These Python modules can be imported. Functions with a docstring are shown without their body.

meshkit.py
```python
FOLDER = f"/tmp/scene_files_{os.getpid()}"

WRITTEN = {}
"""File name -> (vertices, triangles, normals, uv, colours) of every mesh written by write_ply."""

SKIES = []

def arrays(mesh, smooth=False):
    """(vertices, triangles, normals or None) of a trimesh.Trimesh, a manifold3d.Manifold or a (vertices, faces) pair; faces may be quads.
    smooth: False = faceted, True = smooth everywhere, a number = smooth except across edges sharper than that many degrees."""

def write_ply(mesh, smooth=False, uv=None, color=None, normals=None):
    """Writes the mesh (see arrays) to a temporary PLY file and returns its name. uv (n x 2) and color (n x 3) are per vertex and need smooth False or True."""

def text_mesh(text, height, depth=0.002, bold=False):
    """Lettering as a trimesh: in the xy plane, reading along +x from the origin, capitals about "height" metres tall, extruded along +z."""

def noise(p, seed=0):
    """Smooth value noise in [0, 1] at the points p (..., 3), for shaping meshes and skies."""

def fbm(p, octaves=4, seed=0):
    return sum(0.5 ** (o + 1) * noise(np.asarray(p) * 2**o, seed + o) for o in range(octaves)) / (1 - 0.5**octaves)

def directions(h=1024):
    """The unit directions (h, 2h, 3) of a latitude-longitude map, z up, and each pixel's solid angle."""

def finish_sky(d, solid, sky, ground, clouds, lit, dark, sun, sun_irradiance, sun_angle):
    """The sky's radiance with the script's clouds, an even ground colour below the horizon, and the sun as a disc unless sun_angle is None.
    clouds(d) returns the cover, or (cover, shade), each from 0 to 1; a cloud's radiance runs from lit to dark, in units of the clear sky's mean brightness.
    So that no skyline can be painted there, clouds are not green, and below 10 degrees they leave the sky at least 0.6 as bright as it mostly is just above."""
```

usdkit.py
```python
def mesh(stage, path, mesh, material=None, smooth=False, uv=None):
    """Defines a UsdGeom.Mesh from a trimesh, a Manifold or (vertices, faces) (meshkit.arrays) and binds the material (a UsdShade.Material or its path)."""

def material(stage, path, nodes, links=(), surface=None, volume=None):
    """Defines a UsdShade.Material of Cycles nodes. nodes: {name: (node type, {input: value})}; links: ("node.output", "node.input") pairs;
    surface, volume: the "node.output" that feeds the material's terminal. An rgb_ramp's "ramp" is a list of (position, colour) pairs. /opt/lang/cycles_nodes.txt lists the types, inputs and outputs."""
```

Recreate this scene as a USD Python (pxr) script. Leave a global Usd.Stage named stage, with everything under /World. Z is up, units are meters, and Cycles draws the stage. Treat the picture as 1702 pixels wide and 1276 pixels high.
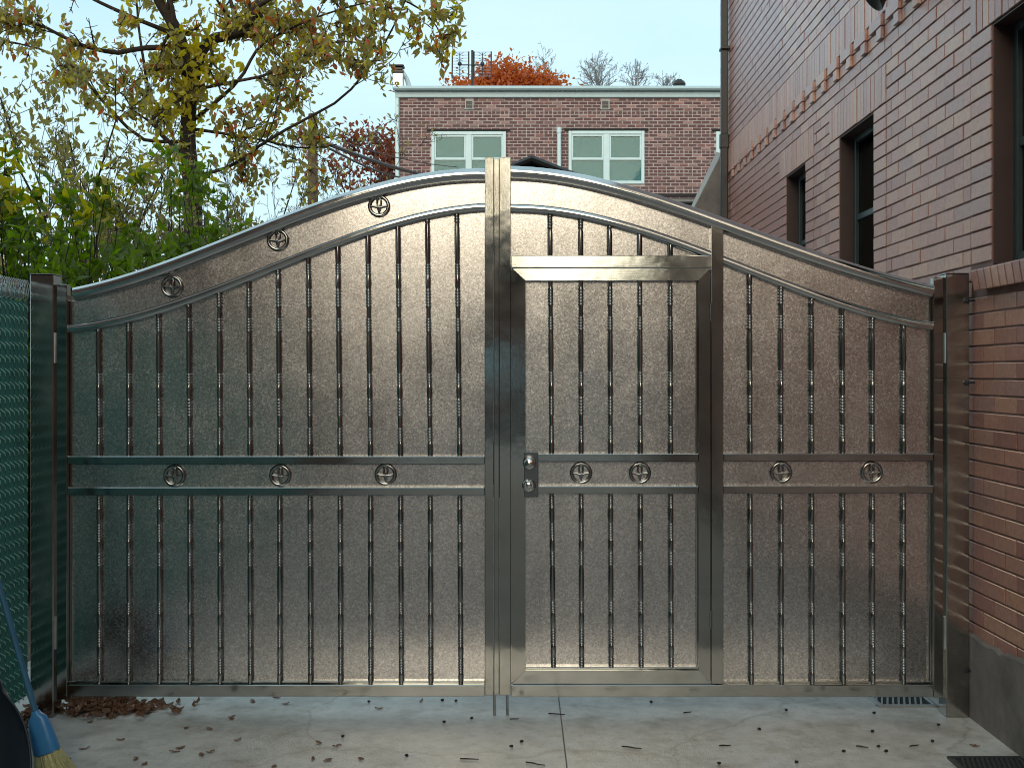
import math, random
import numpy as np, trimesh, usdkit
from pxr import Usd, UsdGeom, UsdLux, UsdShade, Gf, Sdf, Vt
from shapely.geometry import Polygon

stage = Usd.Stage.CreateInMemory()
UsdGeom.SetStageUpAxis(stage, UsdGeom.Tokens.z)
UsdGeom.SetStageMetersPerUnit(stage, 1.0)
UsdGeom.Xform.Define(stage, '/World')
UsdGeom.Scope.Define(stage, '/World/Looks')

# ------------------------------------------------------------------ camera, sky, sun, exposure
D, CH, F = 5.8, 1.608, 2042.0                 # camera distance to the gate, eye height, focal length in photo pixels
CX, CY, PW, PH = 865.0, 621.0, 1702.0, 1276.0
cam = UsdGeom.Camera.Define(stage, '/World/camera')
cam.AddTranslateOp().Set(Gf.Vec3d(0, -D, CH))
cam.AddRotateXYZOp().Set(Gf.Vec3f(90, 0, 0))
AP = 36.0
cam.CreateHorizontalApertureAttr(AP)
cam.CreateVerticalApertureAttr(AP * 767 / 1024)
cam.CreateFocalLengthAttr(AP * F / PW)
cam.CreateHorizontalApertureOffsetAttr(-(CX - PW / 2) / PW * AP)
cam.CreateVerticalApertureOffsetAttr((CY - PH / 2) / PW * AP)
cam.CreateClippingRangeAttr(Gf.Vec2f(0.05, 2000))
cam.CreateExposureAttr(1.45)

SUN_EL, SUN_AZ = math.radians(21), math.atan2(-0.20, -1.0)     # low veiled sun behind the camera
sd = np.array([math.sin(SUN_AZ) * math.cos(SUN_EL), math.cos(SUN_AZ) * math.cos(SUN_EL), math.sin(SUN_EL)])
sky_m = usdkit.material(stage, '/World/Looks/sky_air', {
    "sky": ("sky_texture", {"sky_type": "single_scattering", "sun_disc": False, "sun_elevation": SUN_EL, "sun_rotation": SUN_AZ, "air_density": 1.2, "aerosol_density": 1.5, "ozone_density": 1.0}),
    "tc": ("texture_coordinate", {}),
    "mp": ("mapping", {"scale": (1.0, 1.0, 2.6)}),
    "n": ("noise_texture", {"scale": 2.2, "detail": 5.0, "roughness": 0.55}),
    "r": ("rgb_ramp", {"ramp": [(0.3, (4.6, 7.1, 8.3)), (0.7, (6.1, 8.1, 8.9))]}),
    "mx": ("mix", {"fac": 0.82}),
    "bg": ("background_shader", {"strength": 0.05}),
}, [("tc.generated", "mp.vector"), ("mp.vector", "n.vector"), ("n.fac", "r.fac"), ("sky.color", "mx.color1"), ("r.color", "mx.color2"), ("mx.color", "bg.color")], surface="bg.background")
dome = UsdLux.DomeLight.Define(stage, '/World/sky')
UsdShade.MaterialBindingAPI.Apply(dome.GetPrim()).Bind(sky_m)
dome.GetPrim().SetCustomDataByKey('kind', 'structure')
sun = UsdLux.DistantLight.Define(stage, '/World/sun')
sun.CreateNormalizeAttr(True); sun.CreateIntensityAttr(0.165); sun.CreateAngleAttr(40.0); sun.CreateColorAttr(Gf.Vec3f(1.0, 0.85, 0.60))
sun.AddTransformOp().Set(Gf.Matrix4d().SetRotate(Gf.Rotation(Gf.Vec3d(0, 0, 1), Gf.Vec3d(*map(float, sd)))))

# ------------------------------------------------------------------ helpers
def P(px, py, Y=0.0):
    """World point that stands at depth Y where the photograph shows pixel (px, py)."""
    k = (Y + D) / F
    return np.array([(px - CX) * k, Y, CH - (py - CY) * k])

def proj(p):
    p = np.asarray(p, float); k = F / np.maximum(p[..., 1] + D, 1e-3)
    return CX + p[..., 0] * k, CY - (p[..., 2] - CH) * k

used = {}
def numbered(parent, name):
    k = (parent, name); n = used.get(k, 0); used[k] = n + 1
    return f'{parent}/{name}' + (f'_{n:03d}' if n else '')

def tag(prim, label=None, cat=None, group=None, kind=None):
    for k, v in (('label', label), ('category', cat), ('group', group), ('kind', kind)):
        if v: prim.SetCustomDataByKey(k, v)
    return prim

origin = {}
def thing(name, loc, label, cat, group=None, kind=None):
    p = numbered('/World', name)
    x = UsdGeom.Xform.Define(stage, p); x.AddTranslateOp().Set(Gf.Vec3d(*map(float, loc)))
    origin[p] = np.array(loc, float)
    return tag(x.GetPrim(), label, cat, group, kind)

def cat_mesh(ms):
    return trimesh.util.concatenate(list(ms)) if not isinstance(ms, trimesh.Trimesh) else ms

def part(parent, name, mesh, mat, smooth=False, label=None, kind=None):
    """mesh in world coordinates, made a child of parent."""
    pp = str(parent.GetPath()) if not isinstance(parent, str) else parent
    p = numbered(pp, name)
    o = origin[pp]; mesh = cat_mesh(mesh)
    m = trimesh.Trimesh(np.asarray(mesh.vertices) - o, mesh.faces, process=False)
    g = usdkit.mesh(stage, p, m, mat, smooth=smooth)
    origin[p] = o
    return tag(g.GetPrim(), label, None, None, kind)

def solo(name, mesh, mat, label=None, cat=None, group=None, kind=None, smooth=False):
    p = numbered('/World', name)
    g = usdkit.mesh(stage, p, cat_mesh(mesh), mat, smooth=smooth)
    origin[p] = np.zeros(3)
    return tag(g.GetPrim(), label, cat, group, kind)

def T(v, f): return trimesh.Trimesh(np.asarray(v, float), np.asarray(f, int), process=False)

def box(a, b, c=0.0):
    """Axis box between corners a and b with edges chamfered by c."""
    a, b = np.minimum(a, b).astype(float), np.maximum(a, b).astype(float)
    if c <= 0:
        m = trimesh.creation.box(extents=b - a); m.apply_translation((a + b) / 2); return m
    pts = []
    for s in np.ndindex(2, 2, 2):
        q = np.where(np.array(s) == 0, a, b); inn = np.where(np.array(s) == 0, c, -c)
        for k in range(3):
            w = inn.copy(); w[k] = 0; pts.append(q + w)
    return trimesh.convex.convex_hull(np.array(pts))

def tube(pts, rad, n=8, cap=True, squash=None):
    pts = np.asarray(pts, float); rad = np.broadcast_to(np.asarray(rad, float), (len(pts),))
    t = np.gradient(pts, axis=0); t /= np.maximum(np.linalg.norm(t, axis=1, keepdims=True), 1e-9)
    ref = np.array([0, 0, 1.0]) if abs(t[0][2]) < 0.9 else np.array([0, 1.0, 0])
    u = np.cross(t[0], ref); u /= np.linalg.norm(u); U = []
    for k in range(len(pts)):
        u = u - t[k] * (u @ t[k]); u /= max(np.linalg.norm(u), 1e-9); U.append(u)
    U = np.array(U); V = np.cross(t, U)
    a = np.arange(n) / n * 2 * np.pi
    v = (pts[:, None] + rad[:, None, None] * (np.cos(a)[None, :, None] * U[:, None] + np.sin(a)[None, :, None] * V[:, None])).reshape(-1, 3)
    i, j = np.meshgrid(np.arange(len(pts) - 1), np.arange(n), indexing='ij')
    p0 = i * n + j; p1 = i * n + (j + 1) % n; q0 = p0 + n; q1 = p1 + n
    f = np.vstack([np.stack([p0, p1, q1], -1).reshape(-1, 3), np.stack([p0, q1, q0], -1).reshape(-1, 3)])
    if cap:
        m = len(v); v = np.vstack([v, pts[0], pts[-1]]); e = (len(pts) - 1) * n; k = np.arange(n)
        f = np.vstack([f, np.stack([np.full(n, m), (k + 1) % n, k], -1), np.stack([np.full(n, m + 1), e + k, e + (k + 1) % n], -1)])
    return T(v, f)

def lathe_z(zr, n=12, at=(0, 0), lean=(0, 0)):
    """Body turned about a vertical axis; zr rows are (z, radius); lean shifts x per metre of height."""
    zr = np.asarray(zr, float); m = len(zr); a = np.arange(n) / n * 2 * np.pi
    cx_ = at[0] + lean[0] * (zr[:, 0] - zr[0, 0])
    v = np.stack([cx_[:, None] + zr[:, 1:] * np.cos(a), at[1] + zr[:, 1:] * np.sin(a), np.repeat(zr[:, :1], n, 1)], -1).reshape(-1, 3)
    i, j = np.meshgrid(np.arange(m - 1), np.arange(n), indexing='ij')
    p0 = i * n + j; p1 = i * n + (j + 1) % n
    f = np.vstack([np.stack([p0, p1, p1 + n], -1).reshape(-1, 3), np.stack([p0, p1 + n, p0 + n], -1).reshape(-1, 3)])
    k = np.arange(n); v = np.vstack([v, [cx_[0], at[1], zr[0, 0]], [cx_[-1], at[1], zr[-1, 0]]]); e = (m - 1) * n
    f = np.vstack([f, np.stack([np.full(n, m * n), (k + 1) % n, k], -1), np.stack([np.full(n, m * n + 1), e + k, e + (k + 1) % n], -1)])
    mesh = trimesh.Trimesh(v, f, process=True); mesh.update_faces(mesh.nondegenerate_faces()); mesh.remove_unreferenced_vertices()
    return T(mesh.vertices, mesh.faces)

def spline(pts, n):
    from scipy.interpolate import PchipInterpolator
    pts = np.asarray(pts, float); x = np.linspace(pts[0, 0], pts[-1, 0], n)
    return np.stack([x, PchipInterpolator(pts[:, 0], pts[:, 1])(x)], -1)

def smooth_curve(pts, n):
    pts = np.asarray(pts, float)
    from scipy.interpolate import UnivariateSpline
    s = UnivariateSpline(pts[:, 0], pts[:, 1], k=3, s=len(pts) * 2.0)
    x = np.linspace(pts[0, 0], pts[-1, 0], n)
    return np.stack([x, s(x)], -1)

def extrude_y(poly_xz, y0, y1):
    m = trimesh.creation.extrude_polygon(Polygon(poly_xz), y1 - y0, engine='earcut')
    v = np.array(m.vertices); return T(np.stack([v[:, 0], v[:, 2] + y0, v[:, 1]], -1), np.array(m.faces)[:, ::-1])

def mat(name, nodes, links=(), surface="p.BSDF", volume=None):
    return usdkit.material(stage, '/World/Looks/' + name, nodes, links, surface=surface, volume=volume)

def plain(name, col, rough=0.6, metal=0.0, spec=0.5, var=0.25, scale=9.0, bump=0.0, bscale=60.0):
    c = np.array(col, float)
    n = {"g": ("geometry", {}), "n": ("noise_texture", {"scale": scale, "detail": 5.0, "roughness": 0.6}),
         "r": ("rgb_ramp", {"ramp": [(0.25, tuple(c * (1 - var))), (0.75, tuple(np.minimum(c * (1 + var), 1)))]}),
         "p": ("principled_bsdf", {"roughness": rough, "metallic": metal, "specular_ior_level": spec})}
    l = [("g.position", "n.vector"), ("n.fac", "r.fac"), ("r.color", "p.base_color")]
    if bump:
        n["bn"] = ("noise_texture", {"scale": bscale, "detail": 4.0}); n["b"] = ("bump", {"strength": bump, "distance": 0.01})
        l += [("g.position", "bn.vector"), ("bn.fac", "b.height"), ("b.normal", "p.normal")]
    return mat(name, n, l)

# ------------------------------------------------------------------ materials
def steel(name, base, r0, r1, streak=(3, 3, 120), bump=0.04, wave=0.06):
    return mat(name, {
        "g": ("geometry", {}), "mp": ("mapping", {"scale": streak}), "n": ("noise_texture", {"scale": 6.0, "detail": 4.0, "roughness": 0.6}),
        "n2": ("noise_texture", {"scale": 5.0, "detail": 5.0, "roughness": 0.62}),
        "n3": ("noise_texture", {"scale": 9.0, "detail": 2.0}),
        "rr": ("map_range", {"from_min": 0.35, "from_max": 0.7, "to_min": r0, "to_max": r1, "clamp": True}),
        "cr": ("rgb_ramp", {"ramp": [(0.3, tuple(np.array(base) * 0.82)), (0.7, tuple(base))]}),
        "b": ("bump", {"strength": bump, "distance": 0.002}), "b2": ("bump", {"strength": wave, "distance": 0.02}),
        "p": ("principled_bsdf", {"metallic": 1.0})},
        [("g.position", "mp.vector"), ("mp.vector", "n.vector"), ("g.position", "n2.vector"), ("g.position", "n3.vector"), ("n2.fac", "rr.value"), ("rr.result", "p.roughness"),
         ("n2.fac", "cr.fac"), ("cr.color", "p.base_color"), ("n.fac", "b.height"), ("n3.fac", "b2.height"), ("b2.normal", "b.normal"), ("b.normal", "p.normal")])

M = {}
M['steel_v'] = steel('polished_steel_upright', (0.37, 0.365, 0.345), 0.05, 0.13, (90, 90, 2.0), 0.03, 0.03)
M['steel_h'] = steel('polished_steel_rail', (0.42, 0.425, 0.41), 0.05, 0.13, (2.0, 90, 90), 0.03, 0.03)
M['steel_tube'] = steel('polished_steel_tube', (0.64, 0.63, 0.61), 0.07, 0.16, (3, 3, 3), 0.0, 0.03)
M['steel_bar'] = steel('turned_steel', (0.38, 0.375, 0.365), 0.08, 0.16, (3, 3, 3), 0.0, 0.0)
M['steel_post'] = steel('dull_steel_post', (0.46, 0.44, 0.41), 0.10, 0.24, (60, 60, 2.0))
M['lock_steel'] = steel('lock_steel', (0.22, 0.225, 0.23), 0.12, 0.22, (60, 60, 2.0), 0.02, 0.02)
M['panel'] = mat('grained_steel_sheet', {
    "g": ("geometry", {}), "v": ("voronoi_texture", {"scale": 165.0, "randomness": 1.0}),
    "n": ("noise_texture", {"scale": 150.0, "detail": 3.0, "roughness": 0.7}),
    "mp": ("mapping", {"scale": (7.0, 7.0, 0.7)}), "lo": ("noise_texture", {"scale": 1.0, "detail": 5.0, "roughness": 0.6}),
    "sm": ("noise_texture", {"scale": 2.3, "detail": 4.0, "roughness": 0.65}), "wv": ("noise_texture", {"scale": 3.0, "detail": 1.0}),
    "sc": ("separate_color", {}),
    "rr": ("map_range", {"from_min": 0.0, "from_max": 1.0, "to_min": 0.17, "to_max": 0.235}),
    "sr": ("map_range", {"from_min": 0.35, "from_max": 0.65, "to_min": -0.012, "to_max": 0.05}), "ra": ("math", {"math_type": "add"}),
    "cr": ("rgb_ramp", {"ramp": [(0.0, (0.47, 0.445, 0.435)), (0.5, (0.585, 0.553, 0.54)), (1.0, (0.75, 0.71, 0.695))]}),
    "sr2": ("rgb_ramp", {"ramp": [(0.32, (0.88, 0.875, 0.86)), (0.52, (1, 1, 1)), (0.75, (1.05, 1.04, 1.03))]}), "mu": ("mix", {"mix_type": "multiply", "fac": 1.0}),
    "hm": ("mix_float", {"fac": 0.5}),
    "b": ("bump", {"strength": 0.026, "distance": 0.004}), "b2": ("bump", {"strength": 0.022, "distance": 0.03}),
    "p": ("principled_bsdf", {"metallic": 1.0})},
    [("g.position", "v.vector"), ("g.position", "n.vector"), ("g.position", "mp.vector"), ("mp.vector", "lo.vector"), ("g.position", "sm.vector"), ("g.position", "wv.vector"),
     ("v.color", "sc.color"), ("sc.r", "cr.fac"), ("lo.fac", "sr2.fac"), ("cr.color", "mu.color1"), ("sr2.color", "mu.color2"), ("mu.color", "p.base_color"),
     ("sc.g", "rr.value"), ("sm.fac", "sr.value"), ("rr.result", "ra.value1"), ("sr.result", "ra.value2"), ("ra.value", "p.roughness"),
     ("n.fac", "hm.a"), ("sc.b", "hm.b"), ("hm.result", "b.height"), ("wv.fac", "b2.height"), ("b2.normal", "b.normal"), ("b.normal", "p.normal")])

def brick_mat(name, ramp, island, rough=0.42, spec=0.5, bump=0.25, ior=1.5):
    src = ("geometry", {}) 
    n = {"g": src, "oi": ("object_info", {}), "cr": ("rgb_ramp", {"ramp": ramp}),
         "n": ("noise_texture", {"scale": 38.0, "detail": 5.0, "roughness": 0.65}), "n2": ("noise_texture", {"scale": 240.0, "detail": 3.0}),
         "vr": ("map_range", {"from_min": 0.3, "from_max": 0.7, "to_min": 0.80, "to_max": 1.15}),
         "mu": ("mix", {"mix_type": "multiply", "fac": 1.0}),
         "b": ("bump", {"strength": bump, "distance": 0.004}),
         "p": ("principled_bsdf", {"roughness": rough, "specular_ior_level": spec, "ior": ior})}
    l = [("g.random_per_island" if island else "oi.random", "cr.fac"), ("cr.color", "mu.color1"), ("g.position", "n.vector"), ("n.fac", "vr.value"), ("vr.result", "mu.color2"),
         ("mu.color", "p.base_color"), ("g.position", "n2.vector"), ("n2.fac", "b.height"), ("b.normal", "p.normal")]
    return mat(name, n, l)
RB = [(0.0, (0.30, 0.120, 0.092)), (0.22, (0.46, 0.205, 0.140)), (0.42, (0.37, 0.148, 0.112)), (0.66, (0.50, 0.240, 0.155)), (0.86, (0.34, 0.165, 0.138)), (1.0, (0.47, 0.220, 0.130))]
M['rb1'] = brick_mat('house_brick', RB, False, 0.24, 0.5, 0.3, 2.1)
M['rbn'] = brick_mat('house_brickwork', RB, True, 0.24, 0.5, 0.3, 2.1)
FB = [(0.0, (0.15, 0.080, 0.082)), (0.3, (0.29, 0.145, 0.135)), (0.5, (0.20, 0.105, 0.105)), (0.7, (0.36, 0.21, 0.195)), (0.85, (0.26, 0.175, 0.170)), (1.0, (0.42, 0.24, 0.225))]
M['fb1'] = brick_mat('old_brick', FB, False, 0.8, 0.25)
M['fbn'] = brick_mat('old_brickwork', FB, True, 0.8, 0.25)
M['mortar_dark'] = plain('dark_mortar', (0.20, 0.125, 0.105), 0.9, spec=0.2)
M['mortar_pale'] = plain('pale_mortar', (0.46, 0.40, 0.39), 0.95, spec=0.2)
M['parge'] = plain('cement_render', (0.20, 0.175, 0.16), 0.9, var=0.35, scale=5.0, spec=0.2, bump=0.35, bscale=45)
M['white_paint'] = plain('white_paint', (0.58, 0.73, 0.76), 0.45, var=0.06)
M['grey_metal'] = plain('grey_roof_metal', (0.36, 0.37, 0.37), 0.5, var=0.12)
M['black_metal'] = plain('black_painted_metal', (0.020, 0.017, 0.017), 0.4)
M['dark_frame'] = plain('dark_green_frame', (0.030, 0.045, 0.045), 0.4)
M['galv'] = plain('galvanised_metal', (0.50, 0.52, 0.52), 0.38, 0.9)
M['green_wire'] = plain('green_coated_wire', (0.38, 0.66, 0.60), 0.3)
M['green_slat'] = plain('green_plastic_slat', (0.030, 0.18, 0.15), 0.4, var=0.2)
M['concrete'] = None
M['soil'] = plain('leafy_soil', (0.085, 0.062, 0.042), 0.95, var=0.5, scale=3.0, bump=0.6, bscale=25)
M['roof_felt'] = plain('charcoal_shingle', (0.030, 0.029, 0.031), 0.85, var=0.3, scale=30)
M['wood_pole'] = plain('weathered_wood', (0.13, 0.085, 0.055), 0.9, var=0.4, scale=20)
M['bark'] = plain('dark_bark', (0.050, 0.038, 0.030), 0.95, var=0.45, scale=14, spec=0.2, bump=0.5, bscale=40)
M['twig'] = plain('grey_twig', (0.100, 0.085, 0.075), 0.95, var=0.3, scale=10, spec=0.2)
M['hazed_twig'] = plain('haze_pale_twig', (0.26, 0.27, 0.28), 0.95, var=0.2, spec=0.2)  # distance haze on the bare trees put into a lighter twig colour
M['blue_plastic'] = plain('blue_plastic', (0.045, 0.20, 0.42), 0.32, var=0.12)
M['blue_pole'] = plain('blue_painted_handle', (0.035, 0.12, 0.20), 0.4, var=0.2)
M['straw'] = plain('straw_bristle', (0.52, 0.47, 0.24), 0.8, var=0.25, scale=60)
M['black_plastic'] = plain('black_plastic', (0.010, 0.013, 0.020), 0.38, var=0.3)
M['iron'] = plain('cast_iron', (0.030, 0.034, 0.038), 0.5, 0.4, bump=0.2)
M['galv_grate'] = plain('galvanised_grating', (0.42, 0.43, 0.43), 0.4, 0.6)
M['nut'] = plain('dark_seed_pod', (0.018, 0.015, 0.012), 0.7)
M['asphalt'] = plain('asphalt', (0.05, 0.05, 0.052), 0.9, var=0.3, scale=20)
M['shaded_liner'] = plain('shade_brown_reveal', (0.045, 0.022, 0.019), 0.5, var=0.2)  # shade on the brick window returns put into the colour
M['pale_trim'] = plain('grey_blue_trim', (0.42, 0.55, 0.59), 0.45, var=0.06)
M['lane'] = plain('low_bounce_lane', (0.30, 0.285, 0.275), 0.85, var=0.3, scale=3.0)  # toned below the concrete to cut bounce and reflections in the gate
M['blind'] = plain('grey_window_blind', (0.15, 0.215, 0.22), 0.8, var=0.06)
M['siding'] = plain('brown_brick_side', (0.17, 0.095, 0.07), 0.85, var=0.3, scale=4)
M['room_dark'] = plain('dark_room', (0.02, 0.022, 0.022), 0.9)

def pane_mat(name, tint, gl):
    return mat(name, {"t": ("transparent_bsdf", {"color": tint}), "n": ("geometry", {}), "nn": ("noise_texture", {"scale": 1.4, "detail": 2.0}),
        "b": ("bump", {"strength": 0.05, "distance": 0.02}), "gl": ("glossy_bsdf", {"color": (0.95, 0.97, 0.97), "roughness": 0.02}), "m": ("mix_closure", {"fac": gl})},
        [("n.position", "nn.vector"), ("nn.fac", "b.height"), ("b.normal", "gl.normal"), ("t.BSDF", "m.closure1"), ("gl.BSDF", "m.closure2")], surface="m.closure")
M['pane_far'] = pane_mat('window_glass', (0.72, 0.88, 0.88), 0.018)
M['pane_dark'] = pane_mat('dark_window_glass', (0.30, 0.44, 0.44), 0.10)

M['concrete'] = mat('worn_concrete', {
    "g": ("geometry", {}), "n1": ("noise_texture", {"scale": 1.3, "detail": 6.0, "roughness": 0.62}), "n2": ("noise_texture", {"scale": 14.0, "detail": 6.0, "roughness": 0.7}),
    "n3": ("noise_texture", {"scale": 160.0, "detail": 3.0}), "v": ("voronoi_texture", {"scale": 3.2, "randomness": 1.0}),
    "n4": ("noise_texture", {"scale": 4.5, "detail": 3.0}),
    "nd": ("noise_texture", {"scale": 2.6, "detail": 5.0}), "va": ("vector_math", {"math_type": "multiply_add", "vector2": (0.55, 0.55, 0.0)}),
    "vc": ("voronoi_texture", {"feature": "distance_to_edge", "scale": 0.42}), "rc": ("rgb_ramp", {"ramp": [(0.0, (0.62, 0.60, 0.57)), (0.002, (0.74, 0.72, 0.70)), (0.0055, (1, 1, 1)), (1.0, (1, 1, 1))]}), "m3": ("mix", {"mix_type": "multiply", "fac": 0.8}),
    "ns": ("noise_texture", {"scale": 420.0, "detail": 1.0}), "rs": ("rgb_ramp", {"ramp": [(0.30, (0.62, 0.61, 0.6)), (0.45, (1, 1, 1)), (0.62, (1, 1, 1)), (0.74, (1.25, 1.24, 1.22))]}), "m4": ("mix", {"mix_type": "multiply", "fac": 0.8}),
    "r1": ("rgb_ramp", {"ramp": [(0.32, (0.38, 0.36, 0.335)), (0.5, (0.54, 0.515, 0.48)), (0.68, (0.65, 0.62, 0.58))]}),
    "r2": ("rgb_ramp", {"ramp": [(0.30, (0.50, 0.49, 0.47)), (0.42, (0.85, 0.85, 0.84)), (0.55, (1, 1, 1)), (0.72, (1.18, 1.16, 1.12))]}),
    "r4": ("rgb_ramp", {"ramp": [(0.53, (1, 1, 1)), (0.63, (0.78, 0.75, 0.71)), (0.74, (0.58, 0.54, 0.50))]}),
    "m1": ("mix", {"mix_type": "multiply", "fac": 0.75}), "m2": ("mix", {"mix_type": "multiply", "fac": 0.8}),
    "rr": ("map_range", {"from_min": 0.3, "from_max": 0.7, "to_min": 0.22, "to_max": 0.52}),
    "b": ("bump", {"strength": 0.35, "distance": 0.006}), "b2": ("bump", {"strength": 0.3, "distance": 0.02}),
    "p": ("principled_bsdf", {"specular_ior_level": 0.8})},
    [("g.position", "n1.vector"), ("g.position", "n2.vector"), ("g.position", "n3.vector"), ("g.position", "n4.vector"), ("n1.fac", "r1.fac"), ("n2.fac", "r2.fac"), ("n4.fac", "r4.fac"),
     ("r1.color", "m1.color1"), ("r2.color", "m1.color2"), ("m1.color", "m2.color1"), ("r4.color", "m2.color2"), ("g.position", "nd.vector"), ("nd.color", "va.vector1"), ("g.position", "va.vector3"), ("va.vector", "vc.vector"), ("vc.distance", "rc.fac"), ("m2.color", "m3.color1"), ("rc.color", "m3.color2"), ("g.position", "ns.vector"), ("ns.fac", "rs.fac"), ("m3.color", "m4.color1"), ("rs.color", "m4.color2"), ("m4.color", "p.base_color"), ("n1.fac", "rr.value"), ("rr.result", "p.roughness"),
     ("n2.fac", "b2.height"), ("n3.fac", "b.height"), ("b2.normal", "b.normal"), ("b.normal", "p.normal")])

def leaf_mat(name, ramp, trans=0.45):
    return mat(name, {"g": ("geometry", {}), "cr": ("rgb_ramp", {"ramp": ramp}), "p": ("principled_bsdf", {"roughness": 0.32, "specular_ior_level": 0.5}),
        "t": ("translucent_bsdf", {}), "hs": ("hsv", {"saturation": 1.2, "value": 1.8}), "m": ("mix_closure", {"fac": trans})},
        [("g.random_per_island", "cr.fac"), ("cr.color", "p.base_color"), ("cr.color", "hs.color"), ("hs.color", "t.color"), ("p.BSDF", "m.closure1"), ("t.BSDF", "m.closure2")], surface="m.closure")
M['leaf_green'] = leaf_mat('green_leaf', [(0, (0.12, 0.17, 0.03)), (0.3, (0.22, 0.30, 0.045)), (0.6, (0.33, 0.41, 0.06)), (0.85, (0.46, 0.48, 0.08)), (1, (0.56, 0.43, 0.08))], 0.58)
M['leaf_yellow'] = leaf_mat('yellowing_leaf', [(0, (0.26, 0.22, 0.08)), (0.2, (0.42, 0.29, 0.07)), (0.42, (0.62, 0.38, 0.05)), (0.58, (0.46, 0.25, 0.13)), (0.78, (0.58, 0.18, 0.06)), (1, (0.34, 0.18, 0.17))], 0.55)
M['leaf_yellow2'] = leaf_mat('golden_leaf', [(0, (0.44, 0.36, 0.04)), (0.5, (0.66, 0.46, 0.04)), (1, (0.60, 0.32, 0.04))])
M['leaf_orange'] = leaf_mat('orange_leaf', [(0, (0.42, 0.12, 0.04)), (0.4, (0.62, 0.22, 0.05)), (0.7, (0.52, 0.15, 0.06)), (0.9, (0.62, 0.34, 0.12)), (1, (0.5, 0.30, 0.2))])
M['leaf_red'] = leaf_mat('russet_leaf', [(0, (0.22, 0.08, 0.05)), (0.5, (0.34, 0.12, 0.07)), (1, (0.34, 0.19, 0.09))])
M['leaf_dry'] = leaf_mat('dry_brown_leaf', [(0, (0.18, 0.10, 0.065)), (0.4, (0.36, 0.21, 0.14)), (0.75, (0.52, 0.36, 0.26)), (1, (0.68, 0.54, 0.44))], 0.15)

# ------------------------------------------------------------------ ground
def sheet(x0, x1, y0, y1, z, nx=1, ny=1, amp=0.0):
    xs, ys = np.linspace(x0, x1, nx + 1), np.linspace(y0, y1, ny + 1)
    g = np.stack(np.meshgrid(xs, ys, indexing='ij'), -1).reshape(-1, 2)
    v = np.column_stack([g, np.full(len(g), z)])
    i, j = np.meshgrid(np.arange(nx), np.arange(ny), indexing='ij'); a = (i * (ny + 1) + j).ravel()
    f = np.vstack([np.stack([a, a + ny + 1, a + ny + 2], -1), np.stack([a, a + ny + 2, a + 1], -1)])
    return T(v, f)
solo('ground', sheet(-300, 300, -300, 300, -0.008), M['soil'], kind='structure')
JX = 0.19
solo('driveway_joint', sheet(JX - 0.003, JX + 0.003, -1.4, 12.0, -0.003), M['parge'], kind='structure')
solo('driveway', [sheet(-2.75, JX - 0.003, -1.4, 12.0, 0.0), sheet(JX + 0.003, 2.14, -1.4, 12.0, 0.0)], M['concrete'], kind='structure')
solo('driveway_lane', sheet(-2.75, 2.14, -21.3, -1.4, -0.001), M['lane'], kind='structure')  # unseen stretch, added darker to lower the bounce onto wall and gate
solo('street', sheet(-120, 120, -34.0, -21.5, -0.004), M['asphalt'], kind='structure')
solo('pavement', sheet(-120, 120, -38.0, -34.0, 0.10), M['concrete'], kind='structure')

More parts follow.
